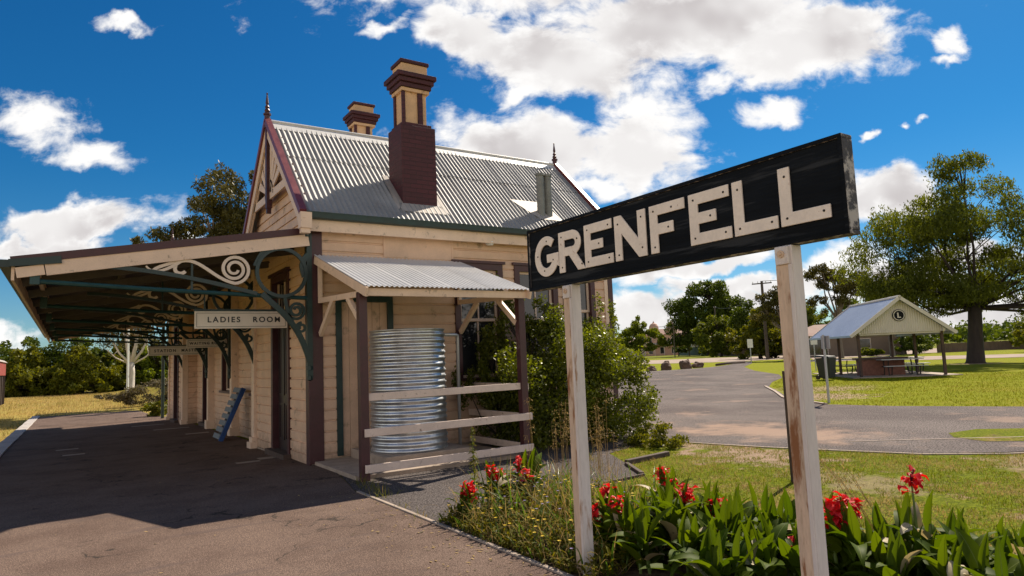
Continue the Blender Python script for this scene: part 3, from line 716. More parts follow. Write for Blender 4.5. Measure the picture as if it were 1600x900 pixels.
def pavilion(y0, y1, near):
    """front wall, gable, roof of one cross wing; y1 > y0"""
    ym = (y0 + y1) / 2; sl = (RZ - EZ) / (ym - (y0 - .30))
    # front wall (plane X = 3.3, outward -X); u runs along +Y
    du0, du1 = (1.15, 2.40) if near else (1.35, 2.6)
    zb = zslope(y0 + 2) - .02
    wm = MB(); boards(wm, (3.3, y0, 0), (0, 1, 0), (-1, 0, 0), .07, y1 - y0 - .05, zb, 4.0, [(du0, du1, zb + .12, 3.32)])
    lim = lambda z: (max(0, (z - EZ - .02) / sl - .26), y1 - y0 - max(0, (z - EZ - .02) / sl - .26))
    boards(wm, (3.3, y0, 0), (0, 1, 0), (-1, 0, 0), 0, 4, 4.0, 6.0, lim=lim); wm.build('wall', 'cream', B)
    door(du0, du1, zb + .12, 3.32, 2.52, (3.3, y0, 0), (0, 1, 0), (-1, 0, 0))
    c = MB(); c.box(3.22, 3.4, y1 - .22, y1, zb - .1, 3.84); c.box(3.18, 3.4, y1 - .25, y1 + .03, zb - .1, zb + .22); c.box(3.14, 3.4, y1 - .28, y1 + .06, zb - .1, zb + .12)
    c.build('pilaster', 'cream2', B, bevel=.008)
    if not near:
        c = MB(); c.box(3.22, 3.4, y0 - .02, y0 + .2, zb - .1, 3.84); c.box(3.18, 3.4, y0 - .04, y0 + .24, zb - .1, zb + .2); c.build('pilaster', 'cream2', B, bevel=.008)
    c = MB(); c.box(3.27, 3.6, y0 + .1, y1 - .05, zb - .3, zb + .03); c.build('footing', 'concrete', B)
    if not near:
        wm = MB(); boards(wm, (3.3, y0, 0), (1, 0, 0), (0, -1, 0), .1, 6.5, -.2, 3.95); wm.build('wall', 'cream', B)
    # roof: two laps of corrugated iron each side
    for sgn, ye in ((-1, y0 - .30), (1, y1 + .30)):
        r = MB(); dv = Vector((0, (ym - ye), RZ - EZ)); D = dv.length; dv.normalize()
        n = Vector((1, 0, 0)).cross(dv); n = n if n.z > 0 else -n
        o = Vector((XR0, ye, EZ)) + dv * .005; pt = .098; xw_ = 0; k_ = 0
        while xw_ < XR1 - XR0 - .02:
            ln_ = min(pt * 7, XR1 - XR0 - xw_); oo = o + Vector((xw_, 0, 0)) + n * (.004 * (k_ % 2))
            r.corr(oo, (1, 0, 0), dv, ln_ + .012, D * .62, pt, .0135); r.corr(oo + dv * D * .60 + n * .010, (1, 0, 0), dv, ln_ + .012, D * .395, pt, .0135); xw_ += ln_; k_ += 1
        if sgn < 0 and near: roof = r.build('roof', 'galv', B)
        else: r.build('roof', 'galv', B)
    rc = MB()
    for sg in (-1, 1):
        for (ya, yb, dz) in ((0, .17, .022),):
            rc.add([(XR0, ym + sg * ya, RZ + .05), (XR1, ym + sg * ya, RZ + .05), (XR1, ym + sg * yb, RZ - yb * sl + dz), (XR0, ym + sg * yb, RZ - yb * sl + dz)], [(0, 1, 2, 3)])
    rc.tube([(XR0, ym, RZ + .045), (XR1 + .02, ym, RZ + .045)], .035, 10)
    rc.build('ridge_cap', 'galvn', B)
    # barges at both ends: maroon capping with cream board below
    for x, sx in ((XR0 - .02, -1), (XR1 + .01, 1)):
        cp_ = MB(); bb = MB()
        for sg in (-1, 1):
            f_ = Vector((x, ym + sg * (ym - y0 + .34), EZ - .04 + .03)); t_ = Vector((x, ym, RZ + .03))
            cp_.bar(f_ + Vector((0, 0, .03)), t_ + Vector((0, 0, .03)), .11, .10, (1, 0, 0) if False else (0, -sg * .7, .7))
            dn = Vector((0, -sg * -.0, -.15))
            bb.bar(f_ + dn, t_ + dn, .035, .20, (0, -sg * .7, .7))
            bb.box(x - .05, x + .13, f_.y - .06, f_.y + .10, f_.z - .24, f_.z + .02)
            bb.box(x - .035, x + .11, f_.y - .035, f_.y + .07, f_.z - .32, f_.z - .24)
        cp_.build('barge_capping', 'maroonl', B); bb.build('barge_board', 'cream2', B)
        fn = MB(); fn.lathe([(.055, -.15), (.055, .1), (.075, .11), (.075, .14), (.04, .16), (.055, .2), (.03, .24), (.045, .27), (.02, .31), (.032, .35), (.012, .52), (.02, .545), (.0, .565)], (x, ym, RZ + .05), 10)
        fn.build('finial', 'maroon', B)
    # gable fretwork on the platform side
    x = XR0 + .0; gf = MB()
    zc = 4.86; hwid = (RZ - zc) / sl
    o = (x + .005, ym, 0); ux = (0, 1, 0); uy = (0, 0, 1)
    for sg in (-1, 1):
        gf.strip([(sg * (hwid - .06), zc - .10), (sg * .05, RZ - .12)], .24, o, ux, uy, .03)
        gf.strip([(sg * .05, zc), (sg * (hwid - .12), zc)], .15, o, ux, uy, .034)
        gf.strip([(sg * (hwid - .1), zc - .06), (sg * (hwid + .35), zc - .55), (sg * (hwid + .62), EZ - .12)], [.2, .16, .2], o, ux, uy, .03)
        for a in (26, 47, 66, 81):
            L = min(1.25, hwid * math.sin(R(45)) / max(.2, math.sin(R(a + 45))) * 1.0)
            gf.strip([(sg * .1, zc + .06), (sg * L * math.cos(R(a)), zc + L * math.sin(R(a)))], [.05, .21], o, ux, uy, .026)
        gf.strip([(sg * .30 * math.cos(R(t)), zc + .30 * math.sin(R(t))) for t in range(0, 100, 12)], .05, o, ux, uy, .028)
    gf.build('gable_fretwork', 'cream2', B)
    kp = MB(); kp.box(x - .05, x + .05, ym - .055, ym + .055, 4.62, RZ - .02); kp.box(x - .04, x + .04, ym - .035, ym + .035, 4.52, 4.62); kp.build('king_post', 'maroon', B)
    return sl
sl = pavilion(Y0, Y1 - .0, True)
pavilion(25.4, 29.4, False)
# --- middle range, set back
wm = MB()
HM = [(15.75 - 15, 16.95 - 15, 1.0, 3.3), (19.3 - 15, 20.8 - 15, 1.0, 3.3), (22.9 - 15, 24.1 - 15, -.06, 3.3)]
boards(wm, (3.7, 15, 0), (0, 1, 0), (-1, 0, 0), 0, 10.4, -.2, 3.95, HM); wm.build('wall', 'cream', B)
for h in HM[:2]: window(h[0], h[1], h[2], h[3], (3.7, 15, 0), (0, 1, 0), (-1, 0, 0))
door(*HM[2][:2], -.06, 3.3, 2.5, (3.7, 15, 0), (0, 1, 0), (-1, 0, 0))
for y in (18.7, 22.2):
    c = MB(); c.box(3.5, 3.72, y - .11, y + .11, -.3, 3.85); c.box(3.45, 3.72, y - .15, y + .15, -.3, .1); c.build('pilaster', 'cream2', B, bevel=.008)
for sgn, xe in ((-1, 3.45), (1, 10.0)):
    r = MB(); dv = Vector((6.72 - xe, 0, 5.5 - 4.02)); D = dv.length; dv.normalize(); r.corr((xe, 14.9, 4.02), (0, 1, 0), dv, 10.6, D, .086, .011, 4); r.build('roof', 'galv', B)
rw = MB(); rw.box(9.8, 9.88, 15.0, 25.4, -.2, 3.98); rw.box(9.8, 9.88, 25.4, 29.4, -.2, 4.0); rw.box(3.5, 9.88, 29.32, 29.4, -.3, 4.0); rw.build('rear_wall', 'cream', B)
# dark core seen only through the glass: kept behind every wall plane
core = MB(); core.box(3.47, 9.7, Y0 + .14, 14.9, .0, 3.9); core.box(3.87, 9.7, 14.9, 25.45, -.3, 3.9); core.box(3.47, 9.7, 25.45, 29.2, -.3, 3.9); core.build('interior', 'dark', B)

# --- chimneys
def zroof(y): return EZ + (y - (Y0 - .30)) * sl
def chimney(x0, y0, zb, zblk, sc, block=True):
    w_, dp = .71 * sc, .62 * sc; x1, y1 = x0 + w_, y0 + dp; zt = zblk
    ch = None
    b = MB()
    b.box(x0, x1, y0, y1, zb, zt)
    b.box(x0 + .05, x1 - .05, y0 + .05, y1 - .05, zt, zt + .07 * sc)
    ch = b.build('chimney', 'chbrick', B, bevel=.012)
    s = MB(); a = .085 * sc; X0, X1, YA, YB = x0 + a, x1 - a, y0 + a + .02, y1 - a; z0 = zt + .07 * sc; z1 = z0 + .70 * sc
    s.box(X0 + .03, X1 - .03, YA + .03, YB - .03, z0, z1)
    s.box(X0 - .02, X1 + .02, YA - .02, YB + .02, z1 - .07 * sc, z1 - .005)
    s.build('shaft', 'ccream', ch)
    s = MB(); wv = X1 - X0
    for xa, xb in ((X0, X0 + .06 * sc), (X0 + wv * .60, X0 + wv * .60 + .10 * sc)):
        s.box(xa, xb, YA, YA + .05, z0 + .001, z1 - .075 * sc)
    for xx in (X0,): s.box(xx, xx + .05, YB - .08, YB, z0 + .001, z1 - .075 * sc)
    s.build('shaft_strip', 'chbrick', ch)
    c = MB(); zc = z1; h_ = .09 * sc
    for i, oh in enumerate((.055, .095, .135)):
        c.box(X0 - oh * sc, X1 + oh * sc, YA - oh * sc, YB + oh * sc, zc + i * h_ + (.0 if i == 0 else .001), zc + (i + 1) * h_)
    c.box(X0 - .05, X1 + .05, YA - .05, YB + .05, zc + 3 * h_, zc + 3 * h_ + .03)
    c.build('cap_moulding', 'chbrick', ch, bevel=.01)
    t = MB(); t.box(X0 + .0, X1 - .0, YA, YB, zc + 3 * h_ + .03, zc + 3 * h_ + .22 * sc); t.build('crown_course', 'ccream', ch, bevel=.01)
    t = MB(); t.box(X0 - .03, X1 + .03, YA - .03, YB + .03, zc + 3 * h_ + .22 * sc, zc + 3 * h_ + .29 * sc); t.build('top_lip', 'chbrick', ch, bevel=.01)
def f_chb():
    mt = bpy.data.materials.new('maroon_painted_brick'); mt.use_nodes = True; q = NT(mt.node_tree); b = q.n['Principled BSDF']
    g = q.node('ShaderNodeNewGeometry'); p = g.outputs['Position']
    sx = q.node('ShaderNodeSeparateXYZ'); q.put(sx.inputs[0], p)
    cm = q.node('ShaderNodeCombineXYZ'); q.put(cm.inputs[0], q.math('ADD', sx.outputs[0], sx.outputs[1])); q.put(cm.inputs[1], sx.outputs[2])
    br = q.node('ShaderNodeTexBrick'); q.put(br.inputs['Vector'], cm.outputs[0]); br.inputs['Scale'].default_value = 1.0
    br.inputs['Brick Width'].default_value = .24; br.inputs['Row Height'].default_value = .086; br.inputs['Mortar Size'].default_value = .008
    br.inputs['Color1'].default_value = (.070, .011, .017, 1); br.inputs['Color2'].default_value = (.052, .009, .014, 1); br.inputs['Mortar'].default_value = (.04, .008, .011, 1)
    q.put(b.inputs['Base Color'], q.mix(q.math('MULTIPLY', q.ramp(q.noise(p, 9, 6, .7), .58, .68), .35), br.outputs[0], (.10, .035, .035)))
    b.inputs['Roughness'].default_value = .65
    bn = q.node('ShaderNodeBump'); bn.inputs['Strength'].default_value = .7; bn.inputs['Distance'].default_value = .012
    q.put(bn.inputs['Height'], q.math('ADD', q.math('MULTIPLY', br.outputs['Fac'], -1), q.math('MULTIPLY', q.noise(p, 40, 4), .4))); q.l.new(bn.outputs[0], b.inputs['Normal']); M['chbrick'] = mt
f_chb()
chimney(5.08, 11.2, 4.2, 6.03, 1.0)
chimney(5.02, 13.55, 5.4, 6.22, .82)
f = MB(); fl = lambda y: zroof(y) + .016
f.add([(4.98, 11.0, fl(11.0)), (5.90, 11.0, fl(11.0)), (5.90, 11.2, fl(11.2)), (4.98, 11.2, fl(11.2))], [(0, 1, 2, 3)])
f.add([(5.79, 11.21, fl(11.21)), (5.95, 11.0, fl(11)), (5.95, 11.9, fl(11.9)), (5.79, 11.9, fl(11.9))], [(0, 1, 2, 3)])
f.add([(4.90, 11.0, fl(11.0)), (5.08, 11.21, fl(11.21)), (5.08, 11.9, fl(11.9)), (4.97, 11.9, fl(11.9))], [(0, 1, 2, 3)])
f.build('chimney_flashing', 'flash', B)
# --- twin flues with their flashing sheet
for x in (8.30, 8.50):
    f = MB(); f.tube([(x, 11.3, 4.45), (x, 11.3, 5.42)], .082, 14); f.tube([(x, 11.3, 5.42), (x, 11.3, 5.47)], .10, 14); f.tube([(x, 11.3, 5.03), (x, 11.3, 5.05)], .086, 14); f.build('flue', 'flue', B, smooth=False)
f = MB(); f.add([(7.72, 11.62, fl(11.62) + .006), (8.62, 11.62, fl(11.62) + .006), (8.72, 11.12, fl(11.12) + .006), (8.15, 11.12, fl(11.12) + .006)], [(0, 1, 2, 3)]); f.build('flue_flashing', 'flash', B)

# --- platform canopy
CY0, CY1 = 10.97, 31.0
zc = lambda x: 3.165 + (x + .66) * .172          # top of canopy iron
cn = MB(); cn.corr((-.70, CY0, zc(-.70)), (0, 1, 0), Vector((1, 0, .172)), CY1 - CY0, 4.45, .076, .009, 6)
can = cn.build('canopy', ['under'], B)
c = MB(); c.bar((-.68, CY0 - .012, zc(-.68) - .02), (3.26, CY0 - .012, zc(3.26) - .02), .05, .11, (0, 0, 1)); c.build('end_capping', 'maroon', can)
c = MB(); c.bar((-.30, CY0 + .0, zc(-.30) - .17), (3.26, CY0 + .0, zc(3.26) - .17), .045, .20); c.bar((-.62, CY0 + .002, zc(-.62) - .19), (-.31, CY0 + .002, zc(-.31) - .185), .04, .14); c.build('barge_board', 'cream2', can)
c = MB(); c.bar((-.68, CY1 + .012, zc(-.68) - .02), (3.26, CY1 + .012, zc(3.26) - .02), .05, .11); c.build('end_capping', 'maroon', can)
c = MB(); c.bar((-.60, CY1, zc(-.60) - .17), (3.26, CY1, zc(3.26) - .17), .045, .18); c.build('barge_board', 'cream2', can)
c = MB(); c.bar((-.74, CY0 - .02, 3.105), (-.74, CY1 + .02, 3.105), .12, .10); c.bar((-.70, CY0 - .022, 3.11), (-.12, CY0 - .022, 3.20 - .02), .06, .10); c.build('gutter', 'green', can)
c = MB(); c.bar((-.655, CY0 + .02, 2.98), (-.655, CY1, 2.98), .035, .19); c.build('fascia', 'cream2', can)
c = MB(); c.bar((-.40, CY0 + .05, zc(-.40) - .10), (-.40, CY1 - .03, zc(-.40) - .10), .06, .14); c.build('purlin', 'cream2', can)
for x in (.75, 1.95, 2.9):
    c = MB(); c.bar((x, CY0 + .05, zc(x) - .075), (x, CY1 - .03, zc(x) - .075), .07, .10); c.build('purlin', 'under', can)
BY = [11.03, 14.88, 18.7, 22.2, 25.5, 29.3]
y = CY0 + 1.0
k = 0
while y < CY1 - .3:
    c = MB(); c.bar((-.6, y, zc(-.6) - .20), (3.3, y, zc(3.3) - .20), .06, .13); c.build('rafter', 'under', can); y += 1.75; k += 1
# brackets: rod, arch, ring, scroll, brace
def spiral(cx, cz, r0, r1, a0, turns, n=40):
    return [(cx + (r0 + (r1 - r0) * i / n) * math.cos(R(a0 + 360 * turns * i / n)), cz + (r0 + (r1 - r0) * i / n) * math.sin(R(a0 + 360 * turns * i / n))) for i in range(n + 1)]
def bez(*P, n=14):
    o = []
    for i in range(n + 1):
        t = i / n; p = [Vector(a) for a in P]
        while len(p) > 1: p = [a.lerp(b, t) for a, b in zip(p, p[1:])]
        o.append((p[0].x, p[0].y))
    return o
def bracket(y, xw):
    dx = xw - 3.28; o = (dx, y, 0); ux, uy = (1, 0, 0), (0, 0, 1)
    b = MB(); b.bar((xw, y, 1.40), (xw, y, 3.80), .075, .085, (1, 0, 0)); b.lathe([(.0, -.06), (.05, -.03), (.05, .03), (.0, .06)], (xw - .0, y, 1.40), 8); b.lathe([(.0, -.06), (.055, -.03), (.055, .03), (.0, .06)], (xw, y, 1.56), 8)
    br = b.build('bracket', 'green', B)
    r = MB(); r.tube([(-.42, y, 2.885), (1.3, y, 2.79), (xw, y, 2.705)], .034, 8); r.box(-.47, -.36, y - .05, y + .05, 2.84, 3.10); r.build('tie_rod', 'teal', br)
    a = MB(); a.strip(bez((.25, 3.12), (1.0, 3.09), (1.6, 2.98), (2.45, 2.76)), .06, (0, y - .02, 0), ux, uy, .04)
    if dx < .05: a.box(1.50, 1.53, y - .02, y + .02, 2.79, zc(1.5) - .1)
    a.build('arch_bar', 'green', br)
    g_ = MB(); g_.strip(spiral(2.83 + 0, 3.11, .385, .385, 0, 1.0, 44), .055, (dx, y - .025, 0), ux, uy, .05)
    g_.strip(bez((3.26, 3.42), (3.10, 3.30), (3.2, 3.05)), .09, (dx, y - .02, 0), ux, uy, .04); g_.strip(bez((2.62, 3.50), (2.5, 3.42), (2.42, 3.2)), .07, (dx, y - .02, 0), ux, uy, .04)
    g_.build('ring', 'green', br)
    s_ = MB(); main = bez((.90, 3.14), (1.0, 2.98), (1.22, 3.12), (1.36, 3.23), n=8)[:-1] + bez((1.36, 3.23), (1.62, 3.31), (1.80, 2.98), (2.10, 2.92), n=12)[:-1] + spiral(2.115, 3.14, .225, .055, -90, 2.2, 60)
    wd = [.022 + .024 * min(1, i / 6) for i in range(len(main))]; wd = [w2 * (1 if i < len(main) - 14 else .85) for i, w2 in enumerate(wd)]
    s_.strip(main, wd, (dx * .5, y - .018, 0), ux, uy, .036)
    s_.strip(bez((1.33, 3.24), (1.20, 3.06), (1.36, 3.0), (1.42, 3.08)), [.05] * 8 + [.055, .055, .05, .05, .05, .05, .045], (dx * .5, y - .017, 0), ux, uy, .033)
    s_.strip(bez((.98, 3.06), (1.05, 3.16), (1.2, 3.16), (1.30, 3.24)), .045, (dx * .5, y - .016, 0), ux, uy, .03)
    s_.build('scroll', 'scr', br)
    e = MB(); e.strip(bez((2.52, 2.76), (2.72, 2.56), (3.02, 2.36), (3.14, 2.08), (3.27, 1.66)), .085, (dx, y - .025, 0), ux, uy, .05)
    e.strip(spiral(3.06, 2.50, .15, .04, 200, 1.9, 36), .045, (dx, y - .02, 0), ux, uy, .04)
    e.strip(bez((2.88, 2.70), (2.90, 2.5), (3.0, 2.3)), .05, (dx, y - .02, 0), ux, uy, .04)
    e.strip(spiral(3.14, 2.22, .085, .03, 90, 1.4, 24), .04, (dx, y - .02, 0), ux, uy, .04); e.build('brace', 'green', br)
M['scr'] = mat('cream_scroll_paint', (.66, .55, .45), .5, var=.08)
for y in BY: bracket(y, 3.28 if y < 15 or y > 25 else 3.48)
p = MB(); p.tube([(3.20, 30.9, -.3), (3.20, 30.9, 3.7)], .06, 8); p.build('end_post', 'green', B)
dp = MB(); dp.tube([(3.235, 10.97, 4.0), (3.235, 10.97, 3.72)], .045, 10); dp.build('downpipe', 'green', B)
st = MB(); st.tube([(3.26, 14.82, 1.6), (3.26, 14.82, .05)], .035, 8); st.build('downpipe', 'cream2', B)
cs = MB()
for (x, y, a, b_) in ((2.62, 12.45, .20, .10), (3.02, 12.75, .17, .14), (3.0, 20.6, .3, .14), (2.7, 23.6, .5, .12), (2.3, 26.5, .5, .12), (.0, 19.0, .22, .10), (.12, 17.4, .2, .12)):
    z = zslope(y) + .008; cs.add([(x - a, y - b_, z), (x + a, y - b_ * .8, z), (x + a, y + b_, zslope(y + b_) + .009), (x - a, y + b_, zslope(y + b_) + .009)], [(0, 1, 2, 3)])
cs.build('concrete_patches', 'concrete', kind='structure')
# ------------------------------------------------------------------ hanging platform signs
def hang_sign(name, words, x0, x1, y, z0, z1, label, size, y_top):
    r = empty(name, ((x0 + x1) / 2, y, z0), label, 'sign', 'signs hanging under the platform canopy')
    b = MB(); b.box(x0, x1, y - .015, y + .015, z0, z1); b.build('board', 'signw', r, bevel=.003)
    f = MB(); t = .018; i = .028
    for dy in (-.017, .017):
        f.box(x0 + i, x1 - i, y + dy - .002, y + dy + .002, z0 + i, z0 + i + .006); f.box(x0 + i, x1 - i, y + dy - .002, y + dy + .002, z1 - i - .006, z1 - i)
        f.box(x0 + i, x0 + i + .006, y + dy - .002, y + dy + .002, z0 + i + .006, z1 - i - .006); f.box(x1 - i - .006, x1 - i, y + dy - .002, y + dy + .002, z0 + i + .006, z1 - i - .006)
    f.build('border_line', 'ink', r)
    e = MB(); e.box(x0 - .012, x1 + .012, y - .022, y + .022, z1 + .001, z1 + .035)
    for x in (x0 + .15, x1 - .15): e.bar((x, y, z1 + .03), (x, y, y_top), .02, .02, (1, 0, 0))
    e.build('hanger', 'green', r)
    wd_ = words.split(); n_ = len(wd_[0]) + len(wd_[1]) + 1.9; tw = (x1 - x0) * .80; c0 = x0 + (x1 - x0) * .10
    for w_, c_ in ((wd_[0], len(wd_[0]) / 2), (wd_[1], n_ - len(wd_[1]) / 2)):
        text('lettering', w_, size, (c0 + tw * c_ / n_, y - .018, (z0 + z1) / 2), (R(90), 0, 0), 'ink', r, .003, 1.36, .0028)
hang_sign('ladies_room_sign', 'LADIES   ROOM', 1.69, 3.17, 11.98, 2.272, 2.560, 'white LADIES ROOM sign hanging nearest, by the station end door', .128, 2.80)
hang_sign('waiting_room_sign', 'WAITING  ROOM', 2.50, 3.46, 19.0, 2.175, 2.400, 'small WAITING ROOM sign hanging halfway along the canopy', .088, 2.78)
hang_sign('station_master_sign', 'STATION   MASTER', 1.93, 3.44, 22.35, 2.075, 2.345, 'long STATION MASTER sign hanging furthest along the canopy', .11, 2.80)

# ------------------------------------------------------------------ lean-to over the rainwater tank
L = empty('lean_to', (4.7, 9.9, 0), 'small corrugated lean-to roof on maroon posts with white rails over the tank', 'lean-to')
PYF = 9.02
for x in (3.42, 6.10):
    p = MB(); p.box(x - .06, x + .06, PYF - .06, PYF + .06, -.02, 2.60 - (0 if x < 5 else .0)); p.build('post', 'maroon', L, bevel=.006)
dv = Vector((0, 11.03 - 8.72, 3.42 - 2.64))
for i, (xa, xb) in enumerate(((3.36, 4.08), (4.06, 4.74), (4.72, 5.42), (5.40, 6.12))):
    r = MB(); r.corr((xa, 8.72, 2.655 + .004 * (i % 2)), (1, 0, 0), dv, xb - xa, dv.length, .076, .010, 8); r.build('roof_sheet', 'galvn', L)
t = MB(); t.box(3.37, 6.09, 8.80, 8.835, 2.53, 2.635); t.build('front_beam', 'cream2', L)
t = MB(); t.bar((3.375, 8.70, 2.57), (3.375, 11.0, 3.345), .035, .13); t.build('barge_board', 'cream2', L)
t = MB(); t.bar((6.105, 8.70, 2.57), (6.105, 11.0, 3.345), .035, .13); t.build('barge_board', 'cream2', L)
for y in (9.5, 10.25):
    t = MB(); t.bar((3.4, y, 2.60 + (y - 8.72) * .337), (6.08, y, 2.60 + (y - 8.72) * .337), .05, .07); t.build('purlin', 'cream2', L)
for x in (3.44, 6.06):
    t = MB(); t.bar((x, 9.08, 2.585), (x, 10.98, 2.66), .05, .085)
    t.build('side_beam', 'cream2', L)
    t = MB(); t.bar((x, 10.95, 2.62), (x, 10.95, 3.25), .06, .06, (1, 0, 0)); t.build('stud', 'cream2', L)
    t = MB(); t.bar((x, 10.95, 2.10), (x, 10.30, 2.60), .055, .09); t.build('strut', 'cream2', L)
    t = MB(); t.bar((x, 9.06, 2.15), (x, 9.62, 2.58), .055, .09); t.build('strut', 'cream2', L)
for (xa, xb, z0, z1, y) in ((3.48, 6.04, 1.075, 1.18, PYF - .01), (3.40, 6.20, .59, .70, PYF - .08), (3.40, 6.20, .105, .215, PYF - .08)):
    t = MB(); t.bar((xa, y, (z0 + z1) / 2 + .0), (xb, y, (z0 + z1) / 2 + .008), .032, z1 - z0); t.build('rail', 'rail', L, bevel=.005)
for (z0, z1) in ((1.07, 1.17), (.58, .69), (.10, .21)):
    t = MB(); t.box(6.17, 6.20, 9.0, 10.95, z0, z1); t.build('side_rail', 'rail', L, bevel=.005)
s = MB(); s.box(3.34, 6.2, 9.12, 11.04, -.1, .055); s.build('tank_pad', 'concrete', kind='structure', bevel=.01)
pl_ = MB(); pl_.box(3.93, 5.42, 9.50, 10.98, .052, .205); o = pl_.build('tank_plinth', 'concrete', bevel=.015)
tag(o, 'low square concrete plinth under the corrugated rainwater tank', 'plinth')
T = empty('rainwater_tank', (4.62, 10.16, .205), 'shiny corrugated galvanised rainwater tank standing on a concrete plinth under the lean-to', 'water tank')
tb = MB(); prof = [(.0, .205)]
nz = 20
zt, zb = 2.09, .205
for i in range(nz * 8 + 1):
    z = zb + (zt - zb) * i / (nz * 8); prof.append((.606 + .0115 * math.sin(2 * math.pi * i / 8), z))
prof.append((.62, zt + .012)); prof.append((.6, zt + .02)); prof.append((.0, zt + .06))
tb.lathe(prof, (4.62, 10.16, 0), 80); tb.build('tank_shell', 'tank', T, smooth=True)
sm_ = MB(); a = R(-40)
for i in range(nz): 
    z = zb + (zt - zb) * (i + .25) / nz; sm_.lathe([(.0, -.011), (.011, 0), (.0, .011)], (4.62 + .622 * math.cos(a), 10.16 + .622 * math.sin(a), z), 6)
sm_.build('seam_rivets', 'tank', T)
p = MB(); p.tube([(5.19, 10.16, 2.03), (5.62, 10.34, 2.03), (5.66, 10.36, 2.02), (5.67, 10.37, 1.96), (5.66, 10.37, .07)], .030, 10); p.lathe([(.04, -.02), (.04, .02)], (5.66, 10.37, 1.05), 10); p.build('overflow_pipe', 'pipe', T, smooth=True)
v = MB(); v.tube([(3.98, 10.55, .05), (3.98, 10.55, .24)], .03, 8); v.tube([(3.93, 10.5, .20), (4.06, 10.5, .20)], .018, 8); v.build('tap', 'pipe', T)

# ------------------------------------------------------------------ GRENFELL station sign
G = empty('station_sign', (3.23, 3.1, 0), 'long black station name board lettered GRENFELL on two white posts', 'sign')
BX, BT, BZ0, BZ1, BY0, BY1 = 3.205, .072, 2.137, 2.648, 1.795, 4.565
b = MB(); b.box(BX, BX + BT, BY0 + .02, BY1 - .02, BZ0 + .02, BZ1 - .02)
b.build('board', 'signb', G)
f = MB(); fx = BX - .012; fx2 = BX + BT + .012
f.box(fx, fx2, BY0, BY1, BZ1 - .022, BZ1); f.box(fx, fx2, BY0, BY1, BZ0, BZ0 + .022)
f.box(fx, fx2, BY0, BY0 + .022, BZ0 + .022, BZ1 - .022); f.box(fx, fx2, BY1 - .022, BY1, BZ0 + .022, BZ1 - .022)
f.build('board_edge', 'frame', G, bevel=.004)
f = MB(); f.box(fx - .003, fx, BY0 + .001, BY1 - .001, BZ1 - .021, BZ1 - .001); f.box(fx - .003, fx, BY0 + .001, BY1 - .001, BZ0 + .001, BZ0 + .021); f.box(fx - .003, fx, BY0 + .001, BY0 + .021, BZ0 + .021, BZ1 - .021); f.box(fx - .003, fx, BY1 - .021, BY1 - .001, BZ0 + .021, BZ1 - .021)
f.build('edge_paint', 'signb', G)
LZ0, LH, ST = 2.236, .318, .070
lets = {'E': [(0, 0), (.31, 0), (.31, ST), (ST, ST), (ST, .125), (.205, .125), (.205, .195), (ST, .195), (ST, LH - ST), (.305, LH - ST), (.305, LH), (0, LH)],
        'F': [(0, 0), (ST, 0), (ST, .12), (.205, .12), (.205, .192), (ST, .192), (ST, LH - ST), (.305, LH - ST), (.305, LH), (0, LH)],
        'L': [(0, 0), (.285, 0), (.285, ST), (ST, ST), (ST, LH), (0, LH)],
        'N': [(0, 0), (ST, 0), (ST, .188), (.232, 0), (.308, 0), (.308, LH), (.232, LH), (.232, .130), (ST, LH), (0, LH)]}
bolts = {'E': [(.04, .04), (.27, .04), (.165, .16), (.04, LH - .04), (.27, LH - .04)], 'F': [(.04, .04), (.165, .155), (.04, LH - .04), (.2, LH - .04)], 'L': [(.04, .04), (.25, .04), (.04, LH - .05)], 'N': [(.04, .04), (.04, LH - .06), (.27, .06), (.27, LH - .05)],
         'G': [(.17, .28), (.045, .17), (.13, .045), (.25, .12)], 'R': [(.04, .04), (.04, LH - .04), (.23, .24), (.28, .04)]}
def letter(ch, ystart):
    a = MB(); o = (BX - .026, ystart, LZ0); ux, uy = (0, -1, 0), (0, 0, 1); th = .011
    o = (BX - .004, ystart, LZ0)
    if ch in lets: a.poly(lets[ch], o, ux, uy, th)
    elif ch == 'G':
        cx, cz, rx, rz = .158, LH / 2, .158 - ST / 2, LH / 2 - ST / 2 + .004
        a.strip([(cx + rx * math.cos(R(t)), cz + rz * math.sin(R(t))) for t in range(48, 352, 8)], ST, o, ux, uy, th)
        a.poly([(.165, .105), (.318, .105), (.318, .172), (.165, .172)], o, ux, uy, th + .0012)
        a.poly([(.243, .095), (.318, .06), (.318, .106), (.243, .106)], o, ux, uy, th + .0006)
    elif ch == 'R':
        a.poly([(0, 0), (ST, 0), (ST, LH), (0, LH)], o, ux, uy, th)
        a.strip([(ST - .002, LH - ST / 2), (.175, LH - ST / 2)] + [(.175 + .062 * math.cos(R(t)), .219 + .061 * math.sin(R(t))) for t in range(75, -91, -15)] + [(ST - .002, .158)], ST * .97, o, ux, uy, th - .0012)
        a.poly([(.115, .135), (.198, .150), (.318, 0), (.225, 0)], o, ux, uy, th - .0024)
    a.mi = 1
    for (p, r_) in bolts[ch]: a.tube([(BX - .013, ystart - p, LZ0 + r_), (BX - .019, ystart - p, LZ0 + r_)], .0075, 8)
    a.build('letter', ['letter', 'bolt'], G, bevel=.003)
for ch, ys_ in zip('GRENFELL', (4.462, 4.137, 3.822, 3.488, 3.142, 2.802, 2.472, 2.168)): letter(ch, ys_)
